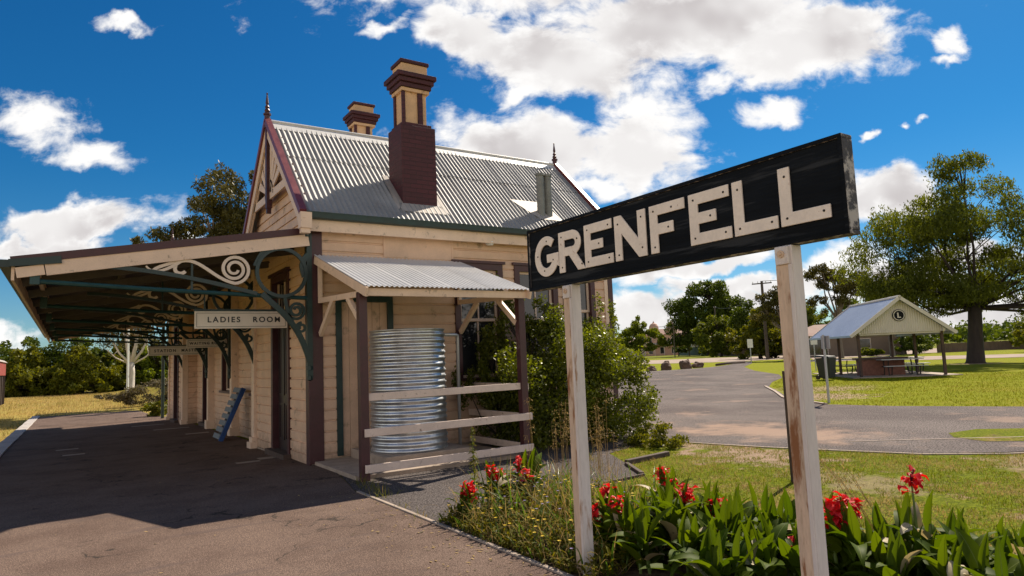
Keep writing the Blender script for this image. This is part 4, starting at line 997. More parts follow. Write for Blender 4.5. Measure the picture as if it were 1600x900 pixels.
for y in (4.045, 2.168):
    p = MB(); p.box(3.186, 3.272, y - .052, y + .052, -.1, 2.134); po = p.build('post', 'postw', G, bevel=.004)
    f = MB(); f.box(3.180, 3.1855, y - .030, y + .047, -.1, 2.03); f.build('post_face', 'postr', po)
    f = MB(); f.box(3.174, 3.1855, y - .050, y - .030, -.1, 2.03); f.build('post_edge', 'postw', po, bevel=.002)
    k = MB(); k.box(3.166, 3.1855, y - .040, y + .040, 2.032, 2.13); k.build('bracket_block', 'postw', po, bevel=.005)
    k = MB(); k.tube([(3.166, y, 2.088), (3.156, y, 2.088)], .021, 8); k.tube([(3.156, y, 2.088), (3.148, y, 2.088)], .011, 6); k.build('bolt', 'postr', po)

# ------------------------------------------------------------------ blue steps leaning on the wall
Sx = empty('display_steps', (3.1, 17.6, -.09), 'blue sided rack of grey slatted steps leaning against the platform wall', 'steps')
zz = zslope(17.6)
s = MB(); s.bar((3.00, 17.18, zz + .01), (3.52, 17.18, zz + 1.22), .04, .105, (1, 0, 0)); s.build('side_rail', 'blue', Sx, bevel=.005)
s = MB(); s.bar((3.06, 17.90, zz + .01), (3.56, 17.90, zz + 1.18), .035, .06, (1, 0, 0)); s.build('side_rail', 'tread', Sx)
for i in range(8):
    t = .07 + i * .125; x = 3.00 + .52 * t; z = zz + 1.21 * t
    s = MB(); s.bar((x - .05, 17.205, z + .03), (x - .05, 17.96, z + .03), .02, .115, (.35, 0, 1)); s.build('step', 'tread', Sx)

# ------------------------------------------------------------------ red wagon on the track
Wg = empty('goods_wagon', (-4.35, 51, -.75), 'faded red railway wagon with a pale curved roof on the overgrown track', 'wagon')
x0, x1, y0, y1, zb = -6.15, -3.47, 47.0, 54, -.78
b = MB(); b.box(x0, x1, y0, y1, zb + .75, zb + 3.0); 
for yy_ in (47.0, 48.2, 49.4, 50.6, 51.8, 53.0, 53.95): b.box(x1, x1 + .05, yy_, yy_ + .08, zb + .75, zb + 2.99)
b.build('body', 'wagond', Wg)
b = MB(); b.box(x0 - .02, x1 + .07, y0 - .03, y1 + .03, zb + 2.55, zb + 3.35); b.build('upper_band', 'wagon', Wg)
r = MB(); pts = [(-1.46, 0), (-1.3, .14), (-.8, .3), (0, .36), (.8, .3), (1.3, .14), (1.46, 0)]; r.poly(pts, ((x0 + x1) / 2 + .03, y0 - .12, zb + 3.351), (1, 0, 0), (0, 0, 1), -(y1 - y0 + .24)); r.build('roof', 'flash', Wg)
for yy_ in (48.3, 52.6):
    w_ = MB()
    for xx in (-5.55, -4.05): 
        w_.tube([(xx - .06, yy_, zb + .44), (xx + .06, yy_, zb + .44)], .44, 20)
    w_.tube([(-5.55, yy_, zb + .44), (-4.05, yy_, zb + .44)], .07, 8); w_.build('wheelset', 'bolt', Wg)
bf = MB()
for xx in (-5.65, -3.95):
    for (ya, yb) in ((y0, y0 - .5), (y1, y1 + .5)): bf.tube([(xx, ya, zb + 1.0), (xx, yb, zb + 1.0)], .09, 10); bf.tube([(xx, yb, zb + 1.0), (xx, yb + (.05 if yb < ya else -.05), zb + 1.0)], .2, 12)
bf.build('buffer', 'bolt', Wg)

# ------------------------------------------------------------------ picnic shelter
ang = R(-43.0)    # local +x = along the gable front, +y = away
wx, wy = Vector((math.cos(ang), math.sin(ang), 0)), Vector((-math.sin(ang), math.cos(ang), 0))
FL = Vector((30.5, 17.25, 0)); Wd, Dp = 3.55, 6.0
sh = empty('picnic_shelter', FL + wx * Wd / 2 + wy * Dp / 2, 'open picnic shelter with blue grey gable roof and round L emblem', 'shelter')
P = lambda a, b, z: FL + wx * a + wy * b + Vector((0, 0, z))
for a in (0, Wd):
    for b_ in (0, Dp / 2, Dp):
        p = MB(); p.bar(P(a, b_, 0), P(a, b_, 1.98), .11, .11, wx); p.build('post', 'timber', sh)
EZs, RZs, OH = 1.93, 3.60, .45
for sg in (0, 1):
    a0 = -OH if sg == 0 else Wd + OH
    dv = (P(Wd / 2, 0, RZs) - P(a0, 0, EZs)); D = dv.length
    r = MB(); r.corr(P(a0, -OH, EZs), wy, dv, Dp + 2 * OH, D, .19, .012, 6); r.build('roof', 'shroof', sh)
    g_ = MB(); g_.bar(P(a0, -OH, EZs - .04), P(Wd / 2, -OH, RZs - .02), .04, .15); g_.build('barge_board', 'shgable', sh)
    g_ = MB(); g_.bar(P(a0, Dp + OH, EZs - .04), P(Wd / 2, Dp + OH, RZs - .02), .04, .15); g_.build('barge_board', 'shgable', sh)
    g_ = MB(); g_.bar(P(a0, -OH, EZs - .03), P(a0, Dp + OH, EZs - .03), .09, .09); g_.build('gutter', 'shroof', sh)
rc = MB(); rc.tube([P(Wd / 2, -OH - .02, RZs + .02), P(Wd / 2, Dp + OH + .02, RZs + .02)], .07, 8); rc.build('ridge_cap', 'shgable', sh)
slp = (RZs - EZs) / (Wd / 2 + OH)
for (bb_, nm) in ((-.12, 'gable'), (Dp + .12, 'gable')):
    g_ = MB(); N = 76
    for i in range(N):
        a0, a1 = -.05 + (Wd + .1) * i / N, -.05 + (Wd + .1) * (i + 1) / N
        z0_, z1_ = [EZs + slp * (Wd / 2 + OH - abs(a - Wd / 2)) - .06 for a in (a0, a1)]
        off = .014 * (1 if i % 2 else -1); off2 = -off
        g_.add([P(a0, bb_ + off, 2.0), P(a1, bb_ + off2, 2.0), P(a1, bb_ + off2, z1_), P(a0, bb_ + off, z0_)], [(0, 1, 2, 3)])
    g_.build(nm, 'shgable', sh)
bm_ = MB()
for b_ in (0, Dp): bm_.bar(P(-.1, b_, 2.0), P(Wd + .1, b_, 2.0), .09, .16)
for a in (0, Wd): bm_.bar(P(a, -.3, 2.05), P(a, Dp + .3, 2.05), .09, .14)
bm_.build('beam', 'shgable', sh)
em = MB(); c = P(Wd / 2, -.15, 2.78); em.tube([c, c - wy * .03], .27, 28); e0 = em.build('emblem', 'signb', sh)
em = MB(); em.strip([(.225 * math.cos(R(t)), .225 * math.sin(R(t))) for t in range(0, 361, 12)], .035, c - wy * .031, wx, (0, 0, 1), .012); em.poly([(-.07, -.12), (.08, -.12), (.08, -.07), (-.01, -.07), (-.01, .12), (-.07, .12)], c - wy * .031, wx, (0, 0, 1), .012); em.build('emblem_mark', 'shgable', e0)
s = MB(); s.obox(P(Wd / 2, Dp / 2, -.02), wx * (Wd / 2 + .5), wy * (Dp / 2 + .5), (0, 0, .05)); s.build('shelter_slab', 'concrete', kind='structure')
bb = empty('barbecue_counter', P(1.35, 1.5, .03), 'low red brick barbecue counter with a dark slab top under the shelter', 'barbecue')
s = MB(); s.obox(P(1.35, 1.5, .40), wx * .95, wy * .38, (0, 0, .37)); s.build('brick_base', 'brickr', bb)
s = MB(); s.obox(P(1.35, 1.5, .82), wx * 1.1, wy * .46, (0, 0, .045)); s.build('slab_top', 'timber', bb)
def table(a, b_, lab, rot, proto=[None]):
    if proto[0] is None:
        t = empty('picnic_table', (0, 0, 0), lab, 'picnic table', 'picnic tables under the shelter'); proto[0] = t
        k = MB()
        for i in (-2, -1, 0, 1, 2): k.box(-.9, .9, i * .15 - .07, i * .15 + .07, .72, .755)
        k.build('table_top', 'steel', t)
        for sg in (-1, 1):
            k = MB()
            for i in (0, 1): k.box(-.9, .9, sg * .68 + i * .14 - .135, sg * .68 + i * .14 - .005, .43, .46)
            k.build('seat', 'steel', t)
        for x in (-.6, .6):
            k = MB(); k.tube([(x, -.72, .42), (x, -.62, .06), (x, -.3, .03), (x, -.25, .4), (x, -.32, .70)], .028, 8); k.tube([(x, .72, .42), (x, .62, .06), (x, .3, .03), (x, .25, .4), (x, .32, .70)], .028, 8); k.tube([(x, -.7, .4), (x, .7, .4)], .022, 6); k.build('leg_frame', 'bolt', t)
    else:
        t = copy_tree(proto[0]); t['label'] = lab
    t.location = P(a, b_, .03); t.rotation_euler = (0, 0, ang + rot)
    return t
table(.9, 3.9, 'steel picnic table at the left of the shelter near the bin', R(20))
table(3.1, 3.5, 'steel picnic table at the right side of the shelter', R(10))
table(1.9, .6, 'steel picnic table in front of the brick barbecue counter', 0)
bn = empty('rubbish_bin', (28.83, 17.9, 0), 'dark green wheelie bin standing beside the shelter', 'bin')
k = MB(); c = Vector((28.83, 17.9, 0))
k.add([c + Vector(v_) for v_ in [(-.22, -.26, .08), (.22, -.26, .08), (.22, .26, .08), (-.22, .26, .08), (-.29, -.34, .98), (.29, -.34, .98), (.29, .34, .98), (-.29, .34, .98)]], [(0, 3, 2, 1), (4, 5, 6, 7), (0, 1, 5, 4), (1, 2, 6, 5), (2, 3, 7, 6), (3, 0, 4, 7)]); k.build('body', 'bin', bn, bevel=.02)
k = MB(); k.add([c + Vector(v_) for v_ in [(-.31, -.37, .985), (.31, -.37, .985), (.31, .37, 1.02), (-.31, .37, 1.02), (-.27, -.3, 1.06), (.27, -.3, 1.06), (.27, .33, 1.1), (-.27, .33, 1.1)]], [(0, 3, 2, 1), (4, 5, 6, 7), (0, 1, 5, 4), (1, 2, 6, 5), (2, 3, 7, 6), (3, 0, 4, 7)]); k.build('lid', 'bin', bn, bevel=.015)
for xx in (-.25, .25):
    k = MB(); k.tube([c + Vector((xx - .03, .3, .1)), c + Vector((xx + .03, .3, .1))], .1, 14); k.build('wheel', 'bolt', bn)

# ------------------------------------------------------------------ poles and street signs
def sign_post(name, label, x, y, h, face, facing, m='white', pm='steel', r=.03, edge=False):
    o = empty(name, (x, y, 0), label, 'sign'); k = MB(); k.tube([(x, y, -.1), (x, y, h)], r, 8); k.build('post', pm, o)
    a = R(facing); u = Vector((math.cos(a), math.sin(a), 0)); n = Vector((-u.y, u.x, 0)); w_, hh, zc_ = face
    k = MB(); k.obox(Vector((x, y, zc_)) - n * (r + .012), u * w_ / 2, n * .008, (0, 0, hh / 2)); k.build('sign_face', m, o)
    return o
sign_post('street_sign', 'narrow grey sign seen nearly edge-on at the corner of the lawn', 17.45, 10.85, 1.86, (.42, .36, 1.65), 62, 'steel', 'steel', .035)
sign_post('street_sign', 'white sign on a thin post by the shelter left corner', 38.5, 24.6, 2.15, (.40, .5, 1.85), -40, 'white', 'steel', .035)
sign_post('street_sign', 'white and grey sign with two panels beside the road verge', 58.9, 44.8, 2.3, (.55, .9, 2.0), -40, 'white', 'steel', .05)
def power_pole(label, x, y, h, r, arms, facing):
    o = empty('power_pole', (x, y, 0), label, 'power pole', 'timber power poles along the road'); k = MB(); k.tube([(x, y, -.2), (x, y, h * .5), (x, y, h)], [r, r * .85, r * .7], 10); k.build('pole', 'pole', o)
    a = R(facing); u = Vector((math.cos(a), math.sin(a), 0))
    for (z, ln) in arms:
        k = MB(); k.bar(Vector((x, y, z)) - u * ln / 2, Vector((x, y, z)) + u * ln / 2, .12, .14); k.build('crossarm', 'pole', o)
        k = MB()
        for t in (-.45, -.2, .2, .45): k.tube([Vector((x, y, z + .06)) + u * ln * t, Vector((x, y, z + .30)) + u * ln * t], [.05, .035], 6)
        k.build('insulators', 'white', o)
    return o
power_pole('tall power pole with two crossarms in front of the trees', 73.2, 53.2, 9.9, .22, ((9.6, 2.4), (8.0, 1.9)), -62)
power_pole('bare timber pole in front of the big dark tree', 119, 99, 11.0, .22, ((10.6, .5),), -62)
power_pole('slim far pole beside the pink town building', 136, 122.5, 9.3, .17, ((8.9, .5),), -62)
lp = empty('street_lamp', (113, 106, 0), 'far street lamp with a long arm over the town street', 'street lamp'); k = MB(); k.tube([(113, 106, 0), (113, 106, 8.6)], [.13, .09], 8); k.build('pole', 'pole', lp); k = MB(); k.tube([(113, 106, 6.6), (111.6, 107.2, 7.0), (110.4, 108.2, 7.0)], .05, 6); k.build('arm', 'pole', lp)
k = MB(); k.bar((110.4, 108.2, 6.98), (109.8, 108.7, 6.95), .25, .12); k.build('lamp_head', 'steel', lp)
fp = empty('light_pole', (5.3, 84.0, -.45), 'thin pale steel pole standing in the dry grass beside the white gum', 'pole'); k = MB(); k.tube([(5.3, 84.0, -.5), (5.3, 84.0, 7.6)], [.13, .09], 10); k.build('shaft', 'white', fp); k = MB(); k.bar((5.3, 84, 7.5), (6.4, 83.4, 7.7), .08, .08); k.build('arm', 'white', fp)
# overhead cable strung from the tall pole to the right
wr = MB(); A, Bq = Vector((73.2, 53.2, 9.9)), Vector((88, 14, 11.5)); pts = []
for i in range(25):
    t = i / 24; p = A.lerp(Bq, t); p.z -= 4 * .9 * t * (1 - t); pts.append(p)
wr.tube(pts, .035, 5); A2 = Vector((119, 99, 10.7)); 
o = wr.build('overhead_cable', 'wire'); tag(o, 'thin dark overhead cable running from the tall power pole to the right', 'cable')
wr = MB(); pts = []
for i in range(25):
    t = i / 24; p = Vector((73.2, 53.2, 8.2)).lerp(A2, t); p.z -= 4 * .8 * t * (1 - t); pts.append(p)
wr.tube(pts, .03, 5); o = wr.build('overhead_cable', 'wire'); tag(o, 'thin dark cable running between the tall pole and the bare pole', 'cable')

# ------------------------------------------------------------------ boulders and logs at the car park rim
def boulder(label, x, y, rx, ry, rz, seed):
    import bmesh
    bm = bmesh.new(); bmesh.ops.create_icosphere(bm, subdivisions=3, radius=1)
    for v in bm.verts:
        n = mnoise.noise(v.co * 1.1 + Vector((seed, 0, 0))) * .45 + mnoise.noise(v.co * 2.7 + Vector((0, seed, 0))) * .2
        c = v.co * (1 + n); c.z = max(c.z, -.35); v.co = Vector((c.x * rx, c.y * ry, c.z * rz + rz * .3)) + Vector((x, y, 0))
    me = bpy.data.meshes.new('boulder'); bm.to_mesh(me); bm.free(); me.materials.append(M['rock'])
    o = bpy.data.objects.new('boulder', me); COL.objects.link(o); tag(o, label, 'boulder', 'boulders along the car park rim')
boulder('small low boulder, leftmost of the rocks at the car park rim', 40.4, 40.6, .42, .36, .34, 1.3)
boulder('rounded brown boulder, second rock from the left at the rim', 41.9, 40.4, .50, .42, .52, 5.2)
boulder('largest pointed brown boulder in the middle of the rim rocks', 44.5, 40.6, .56, .46, .62, 9.7)
boulder('flat topped boulder at the right end of the rim rocks', 46.7, 41.2, .56, .44, .42, 14.1)
for i, (a, b_, r_, lab) in enumerate((((37.6, 41.6, .12), (40.0, 41.3, .2), .13, 'dark log lying left of the boulders'), ((50.6, 42.4, .10), (58.8, 45.6, .14), .13, 'long dark log lying right of the boulders beside the verge'))):
    k = MB(); k.tube([a, Vector(a).lerp(Vector(b_), .5) + Vector((0, 0, .05)), b_], [r_ * .8, r_, r_ * 1.1], 9); o = k.build('log', 'timber', smooth=True); tag(o, lab, 'log')

# ------------------------------------------------------------------ town, fences, far house
def house(name, label, c, wv, dv_, wx_, dy_, h, rh, wall, roof, wins=(), ver=None, cat='building'):
    c = Vector(c); u = Vector((*wv, 0)).normalized(); v = Vector((-u.y, u.x, 0)); o = empty(name, c, label, cat)
    P = lambda a, b, z: c + u * a + v * b + Vector((0, 0, z))
    k = MB(); k.obox(P(0, dy_ / 2, h / 2), u * wx_ / 2, v * dy_ / 2, (0, 0, h / 2)); k.build('wall', wall, o)
    k = MB(); e = .4
    if rh > 0:
        a, b1, b2 = wx_ / 2 + e, -e, dy_ + e; bm_ = dy_ / 2; rr = max(.2, a - bm_)
        k.add([P(-a, b1, h), P(a, b1, h), P(a, b2, h), P(-a, b2, h), P(-rr, bm_, h + rh), P(rr, bm_, h + rh)], [(0, 1, 5, 4), (1, 2, 5), (2, 3, 4, 5), (3, 0, 4), (0, 3, 2, 1)])
        k.build('roof', roof, o)
    else:
        k.obox(P(0, dy_ / 2, h + .25), u * (wx_ / 2 + .15), v * (dy_ / 2 + .15), (0, 0, .24)); k.build('parapet', wall, o)
    for (a, z, w_, hh) in wins:
        k = MB(); k.obox(P(a, -.02, z), u * w_ / 2, v * .06, (0, 0, hh / 2)); wo = k.build('window', 'townw', o)
        k = MB(); k.obox(P(a, -.05, z), u * (w_ / 2 - .1), v * .045, (0, 0, hh / 2 - .1)); k.build('pane', 'glass', wo)
    if ver:
        a0, a1, z = ver
        k = MB(); k.add([P(a0, -.02, z + .5), P(a1, -.02, z + .5), P(a1, -2.6, z), P(a0, -2.6, z), P(a0, -.02, z + .4), P(a1, -.02, z + .4), P(a1, -2.6, z - .1), P(a0, -2.6, z - .1)], [(0, 1, 2, 3), (4, 7, 6, 5), (3, 2, 6, 7), (0, 3, 7, 4), (1, 5, 6, 2)]); k.build('verandah_roof', 'townw', o)
        n = int((a1 - a0) / 3)
        for i in range(n + 1):
            k = MB(); k.bar(P(a0 + .1 + (a1 - a0 - .2) * i / n, -2.5, 0), P(a0 + .1 + (a1 - a0 - .2) * i / n, -2.5, z - .05), .16, .16, u); k.build('verandah_post', 'townw', o)
    return o, P
wins = [(a, 5.4, 1.2, 2.2) for a in (-11, -7, -3, 1, 5, 9)] + [(a, 1.8, 1.6, 2.4) for a in (-11, -7, -3, 1, 5, 9)]
o, Pq = house('town_hotel', 'pink two storey town hotel with verandah and domed gables far beyond the road', (181, 166, 0), (.72, -.69), 0, 26, 12, 7.4, 2.2, 'town', 'tile', wins, (-13, 13, 4.0))
for a in (-9.5, -3.5):
    k = MB(); k.tube([Pq(a, 1, 7.3), Pq(a, 1, 9.6)], 1.7, 14); k.lathe([(1.75, 0), (1.6, .9), (1.1, 1.7), (.4, 2.1), (.12, 2.6), (.0, 2.9)], Pq(a, 1, 9.6), 14); k.build('turret', 'town', o)
house('town_shop', 'pale flat fronted town shop right of the pink hotel', (176, 145, 0), (.72, -.69), 0, 16, 10, 5.6, 0, 'town', 'tile', [(a, 3.9, 1.4, 1.6) for a in (-5, 0, 5)], (-8, 8, 2.9))
house('town_shop', 'low terracotta roofed town house left of the pink hotel', (176, 186, 0), (.72, -.69), 0, 18, 10, 4.2, 2.6, 'townw', 'tile', [(a, 2.2, 1.4, 1.6) for a in (-6, -2, 2, 6)])
house('garden_shed', 'small pale shed behind the green fence', (150, 129, 0), (.75, -.66), 0, 7.5, 5, 3.6, 1.0, 'townw', 'shroof', [(0, 1.5, 1.2, .9)], cat='shed')
house('brown_house', 'low brown house with one window behind the picnic shelter', (81.5, 47.6, 0), (.68, -.73), 0, 13, 8, 2.7, 1.5, 'brownw', 'tile', [(2.0, 1.5, 1.5, 1.3), (-3.5, 1.3, 2.6, 2.2)], cat='house')
def fence(name, label, a, b, h, m, n):
    a, b = Vector((*a, 0)), Vector((*b, 0)); o = empty(name, a, label, 'fence'); u = (b - a).normalized(); L_ = (b - a).length
    k = MB(); pw = .14
    i = 0
    while i * pw < L_ - pw:
        p = a + u * (i * pw + pw / 2); hh = h + rnd.uniform(-.03, .03); k.obox(p + Vector((0, 0, hh / 2)), u * (pw / 2 - .006), Vector((-u.y, u.x, 0)) * .012, (0, 0, hh / 2)); i += 1
    k.build('palings', m, o)
    for j in range(n + 1):
        k = MB(); p = a + u * L_ * j / n + Vector((-u.y, u.x, 0)) * .07; k.bar(p, p + Vector((0, 0, h)), .1, .1, u); k.build('post', m, o)
fence('green_fence', 'faded green fence round the yard left of the big tree', (152, 141), (138, 118), 2.3, 'greenf', 8)
fence('paling_fence', 'weathered brown paling fence below the trees across the road', (116, 97), (101, 70), 1.9, 'brownf', 11)
fence('paling_fence', 'low fence along the far side of the road behind the shelter', (88, 40), (120, 28), 1.1, 'brownf', 10)
# ------------------------------------------------------------------ trees and shrubs
tree('pepper_tree', 'large drooping pepper tree with a thick dark trunk beside the shelter', 'tree', (48.8, 20.0, 0),
     [(-1.6, 2.0, 9.6, 3.2, 3.2, 2.2), (.6, -.2, 11.2, 2.4, 2.4, 1.9), (-2.9, 3.3, 7.6, 2.2, 2.2, 1.8), (3.6, -3.0, 9.4, 3.2, 3.2, 2.3), (0, 0, 7.6, 3.6, 3.6, 2.2), (-3.0, 3.4, 5.6, 1.7, 1.7, 1.5), (5.4, -6.2, 7.6, 3.2, 3.2, 2.6), (-1.4, 3.0, 5.8, 2.8, 2.8, 1.9), (4.0, -5.4, 5.0, 2.8, 2.8, 1.9), (.2, -.2, 12.9, 1.3, 1.3, 1.0), (6.6, -8.6, 9.6, 3, 3, 2.4), (8.0, -10, 6.2, 3.2, 3.2, 2.6), (2.5, -2.2, 6.4, 2.6, 2.6, 1.6), (-2.8, 2.2, 4.0, 2.0, 2.0, 1.1), (2.2, 1.5, 5.0, 3, 3, 1.6), (.2, -.8, 5.3, 3.0, 3.0, 1.2), (-1.8, 1.4, 4.9, 2.4, 2.4, 1.1), (3.2, -3.4, 4.3, 2.4, 2.4, 1.2), (6.2, -7.2, 4.8, 2.8, 2.8, 1.5), (1.2, 2.0, 9.0, 2.6, 2.6, 1.8)],
     .22, 112000, 'pepper', 'bark', .46, sub=12, droop=1.5, aspect=3.0, seed=3, subr=.36, trunk_h=4.0, flare=1.5, lean=(.3, -.2), limbk=.42)
tree('gum_tree', 'tall grey gum tree rising behind the station roof', 'tree', (9.0, 46.5, -.2),
     [(-.4, 0, 13.2, 1.9, 1.9, 1.6), (-1.6, 1.0, 12.0, 1.6, 1.6, 1.3), (.9, -.2, 11.8, 1.9, 1.9, 1.5), (-3.6, 2.2, 11.0, 1.2, 1.2, .9), (-4.8, 2.8, 10.2, .9, .9, .6), (-2.6, 1.8, 10.4, 1.2, 1.2, .9), (-.2, 0, 10.2, 1.6, 1.6, 1.2), (1.6, -.8, 13.6, 1.4, 1.4, 1.2), (2.2, -1.4, 10.6, 1.9, 1.9, 1.6), (-1.2, .8, 9.0, 1.5, 1.5, 1.0), (-5.0, 3.2, 8.0, 1.2, 1.2, .6)],
     .26, 22000, 'gum', 'barkg', .38, sub=9, droop=.9, aspect=3.0, seed=5, subr=.40, trunk_h=6.5)
tree('plane_tree', 'big dense dark green tree with a rounded crown across the road', 'tree', (136, 115.5, 0),
     [(0.0, 0.0, 13.91, 5.24, 5.24, 4.47), (-3.85, 3.7, 10.83, 4.0, 4.0, 4.0), (3.7, -3.39, 12.06, 4.62, 4.62, 4.47), (-4.31, 4.93, 6.83, 4.0, 4.0, 3.7), (4.93, -4.93, 7.44, 4.62, 4.62, 4.0), (0.0, 0.0, 7.75, 5.54, 5.54, 4.62), (-2.31, 2.31, 3.13, 4.62, 4.62, 2.62), (3.85, -3.85, 3.13, 4.62, 4.62, 2.62), (0.92, -0.62, 16.68, 2.93, 2.93, 2.16)],
     .55, 42000, 'plane', 'bark', .75, sub=16, seed=7, aspect=1.7, subr=.36, trunk_h=3)
tree('round_tree', 'small upright green tree beside the end of the bush', 'tree', (124, 128, 0),
     [(0.0, 0.0, 8.02, 2.14, 2.14, 2.45), (-0.77, 0.77, 5.57, 3.52, 3.52, 2.6), (2.14, -1.99, 4.96, 3.21, 3.21, 2.45), (-3.21, 3.21, 4.04, 2.91, 2.91, 1.99), (0.0, 0.0, 2.82, 3.67, 3.67, 1.53)], .45, 19000, 'shrubl', 'bark', .2, sub=12, seed=9, aspect=1.9, trunk_h=1.2)
tree('small_tree', 'low dark shrubby tree right of the small upright tree', 'tree', (140, 130, 0), [(0, 0, 2.0, 1.7, 1.7, 1.2), (1.6, -1.3, 1.6, 1.4, 1.4, 1.0)], .3, 3500, 'plane', 'bark', .15, sub=10, seed=10, trunk_h=.8)
for i, (x, y, sc, m_, lab) in enumerate(((108.1, 89.1, 1.36, 'mid', 'leafy tree left of the pole in front of the big dark tree'), (112.9, 85.0, 1.60, 'plane', 'dark tree between the bare pole and the tall power pole'), (80.2, 59.4, .98, 'bright', 'bright yellow green tree left of the tall power pole'), (116.3, 79.6, 1.70, 'plane', 'tall dark tree behind the tall power pole'), (114.2, 73.4, 1.43, 'mid', 'green tree right of the tall power pole'), (119.7, 69.4, 1.50, 'plane', 'dark tree just left of the right sign post'))):
    rs_ = random.Random(40 + i)
    cl = [(rs_.uniform(-.6, .6), rs_.uniform(-.6, .6), 5.2 * sc, 2.0 * sc, 2.0 * sc, 1.5 * sc)] + [(2.0 * math.cos(a) * sc, 2.0 * math.sin(a) * sc, rs_.uniform(2.2, 4.0) * sc, 2.0 * sc, 2.0 * sc, 1.6 * sc) for a in (rs_.uniform(0, 1) + k * 1.57 for k in range(4))] + [(1.5, -1.5, 1.3, 1.9, 1.9, 1.1), (-1.5, 1.5, 1.3, 1.9, 1.9, 1.1)]
    tree('broadleaf_tree', lab, 'tree', (x, y, 0), cl, .46, 12000, m_, 'bark', .26, sub=11, seed=50 + i, aspect=1.9, trunk_h=1.6)
for i, (x, y, h, lab) in enumerate(((71.5, 42.5, 10.2, 'tall brown green gum just right of the right sign post'), (67.5, 46.6, 8.4, 'smaller gum half hidden behind the right sign post'), (76.5, 39.5, 9.0, 'gum tree behind the shelter roof left slope'), (84, 42, 8, 'gum tree partly hidden behind the pepper tree crown'))):
    rs_ = random.Random(90 + i)
    cl = [(rs_.uniform(-1.7, 1.7), rs_.uniform(-1.7, 1.7), h * rs_.uniform(.52, .92), rs_.uniform(1.1, 1.7), rs_.uniform(1.1, 1.7), rs_.uniform(.9, 1.3)) for k in range(8)] + [(0, 0, h - .9, 1.3, 1.3, .9)]
    tree('gum_tree', lab, 'tree', (x, y, 0), cl, .30, 9000, 'gum', 'barkg', .25, sub=8, droop=.9, aspect=2.8, seed=70 + i, trunk_h=h * .42)
for i, (x, y, r_, h, m_, lab) in enumerate(((79, 43.2, 1.0, 1.1, 'mid', 'rounded shrub left behind the shelter'), (84.5, 41.2, 1.9, 2.6, 'plane', 'broad dark shrub right behind the shelter'), (80.5, 27.0, 1.7, 2.6, 'bright', 'leafy shrub at the far right behind the pepper tree'), (100, 33, 3, 4.5, 'mid', 'tree behind the fence right of the shelter'), (118, 34, 4, 6.5, 'mid', 'distant tree at the right edge beyond the paddock'))):
    tree('shrub', lab, 'shrub', (x, y, 0), [(0, 0, h * .55, r_, r_, h * .42), (r_ * .5, -r_ * .5, h * .4, r_ * .7, r_ * .7, h * .3), (-r_ * .5, r_ * .5, h * .4, r_ * .7, r_ * .7, h * .3)], .28, 4500, m_, 'bark', .1, sub=10, seed=120 + i, trunk_h=h * .3)
# far tree belt closing the horizon to the right and behind the town
rs = np.random.RandomState(5); V = []
for k in range(210):
    a = R(33.5) + R(rs.uniform(-6, 42)); dist = rs.uniform(300, 460); h = rs.uniform(5, 11)
    c = (math.sin(a) * dist, math.cos(a) * dist, h * .45)
    V.append(leaf_cards(clump_points(c, (h * .8, h * .8, h * .55), 260, rs, .5), 1.5, rs, 0, 1.5))
np_mesh('distant_treeline', np.concatenate(V), 4, 'plane', kind='stuff', label='low dark belt of distant trees along the horizon', cat='trees')
# trees across the paddock, left
tl = [(-13.5, 100, 5.0, 6.4, 'plane'), (-8.6, 97, 4.0, 6.0, 'shrubl'), (-5.2, 95, 3.6, 6.6, 'plane'), (-3.0, 91, 2.8, 5.6, 'bright'), (-.8, 94, 3.6, 7.2, 'plane'), (1.2, 89, 2.6, 5.4, 'bright'), (2.9, 95, 3.4, 6.6, 'plane'), (4.4, 92.5, 2.4, 4.8, 'bright'), (7.2, 97, 3.2, 7.4, 'gum'), (8.6, 92.5, 2.6, 5.4, 'shrubl'), (10.8, 95, 3.4, 7.6, 'gum'), (13.5, 98, 4, 8, 'mid')]  # front trees get the brighter leaf colours, sunlight put into the tint
words = ['furthest left dark tree behind the red wagon', 'green tree just right of the red wagon', 'dark tall tree at the left of the paddock tree row', 'sunlit bushy tree in front, left part of the row', 'tallest dark tree in the paddock tree row', 'sunlit yellow green bush tree in the middle of the row', 'dark tree left of the white gum', 'low sunlit bush tree just left of the white gum', 'olive gum tree behind the white trunked gum', 'green tree just right of the white gum', 'tall olive gum right behind the canopy end', 'dark tree furthest right, seen behind the canopy posts']
for i, ((x, y, r_, h, m_), lab) in enumerate(zip(tl, words)):
    rs_ = random.Random(200 + i)
    cl = [(rs_.uniform(-.3, .3) * r_, rs_.uniform(-.3, .3) * r_, h * .74, r_ * .62, r_ * .62, h * .26)] + [(r_ * .55 * math.cos(a), r_ * .55 * math.sin(a), h * rs_.uniform(.26, .52), r_ * .6, r_ * .6, h * .26) for a in (rs_.uniform(0, 1) + k * 1.26 for k in range(5))] + [(-.5 * r_, -.4 * r_, h * .16, r_ * .6, r_ * .6, h * .17), (.5 * r_, -.5 * r_, h * .15, r_ * .55, r_ * .55, h * .16)]
    tree('paddock_tree', lab, 'tree', (x, y, -.5), cl, .34, 12000, m_, 'bark', .18, sub=12, seed=210 + i, aspect=1.8, trunk_h=h * .3, group='row of trees across the paddock')
g_ = empty('white_gum', (5.75, 87.0, -.5), 'bare white trunked gum with forked pale branches beside the light pole', 'tree')
k = MB(); b0 = Vector((5.75, 87, -.6))
k.tube([b0, b0 + Vector((0, 0, .4)), b0 + Vector((.1, 0, 2.2)), b0 + Vector((.05, 0, 3.4))], [.62, .44, .36, .32], 12); k.build('trunk', 'barkw', g_, smooth=True)
k = MB(); t0 = b0 + Vector((.05, 0, 3.3))
tips = []
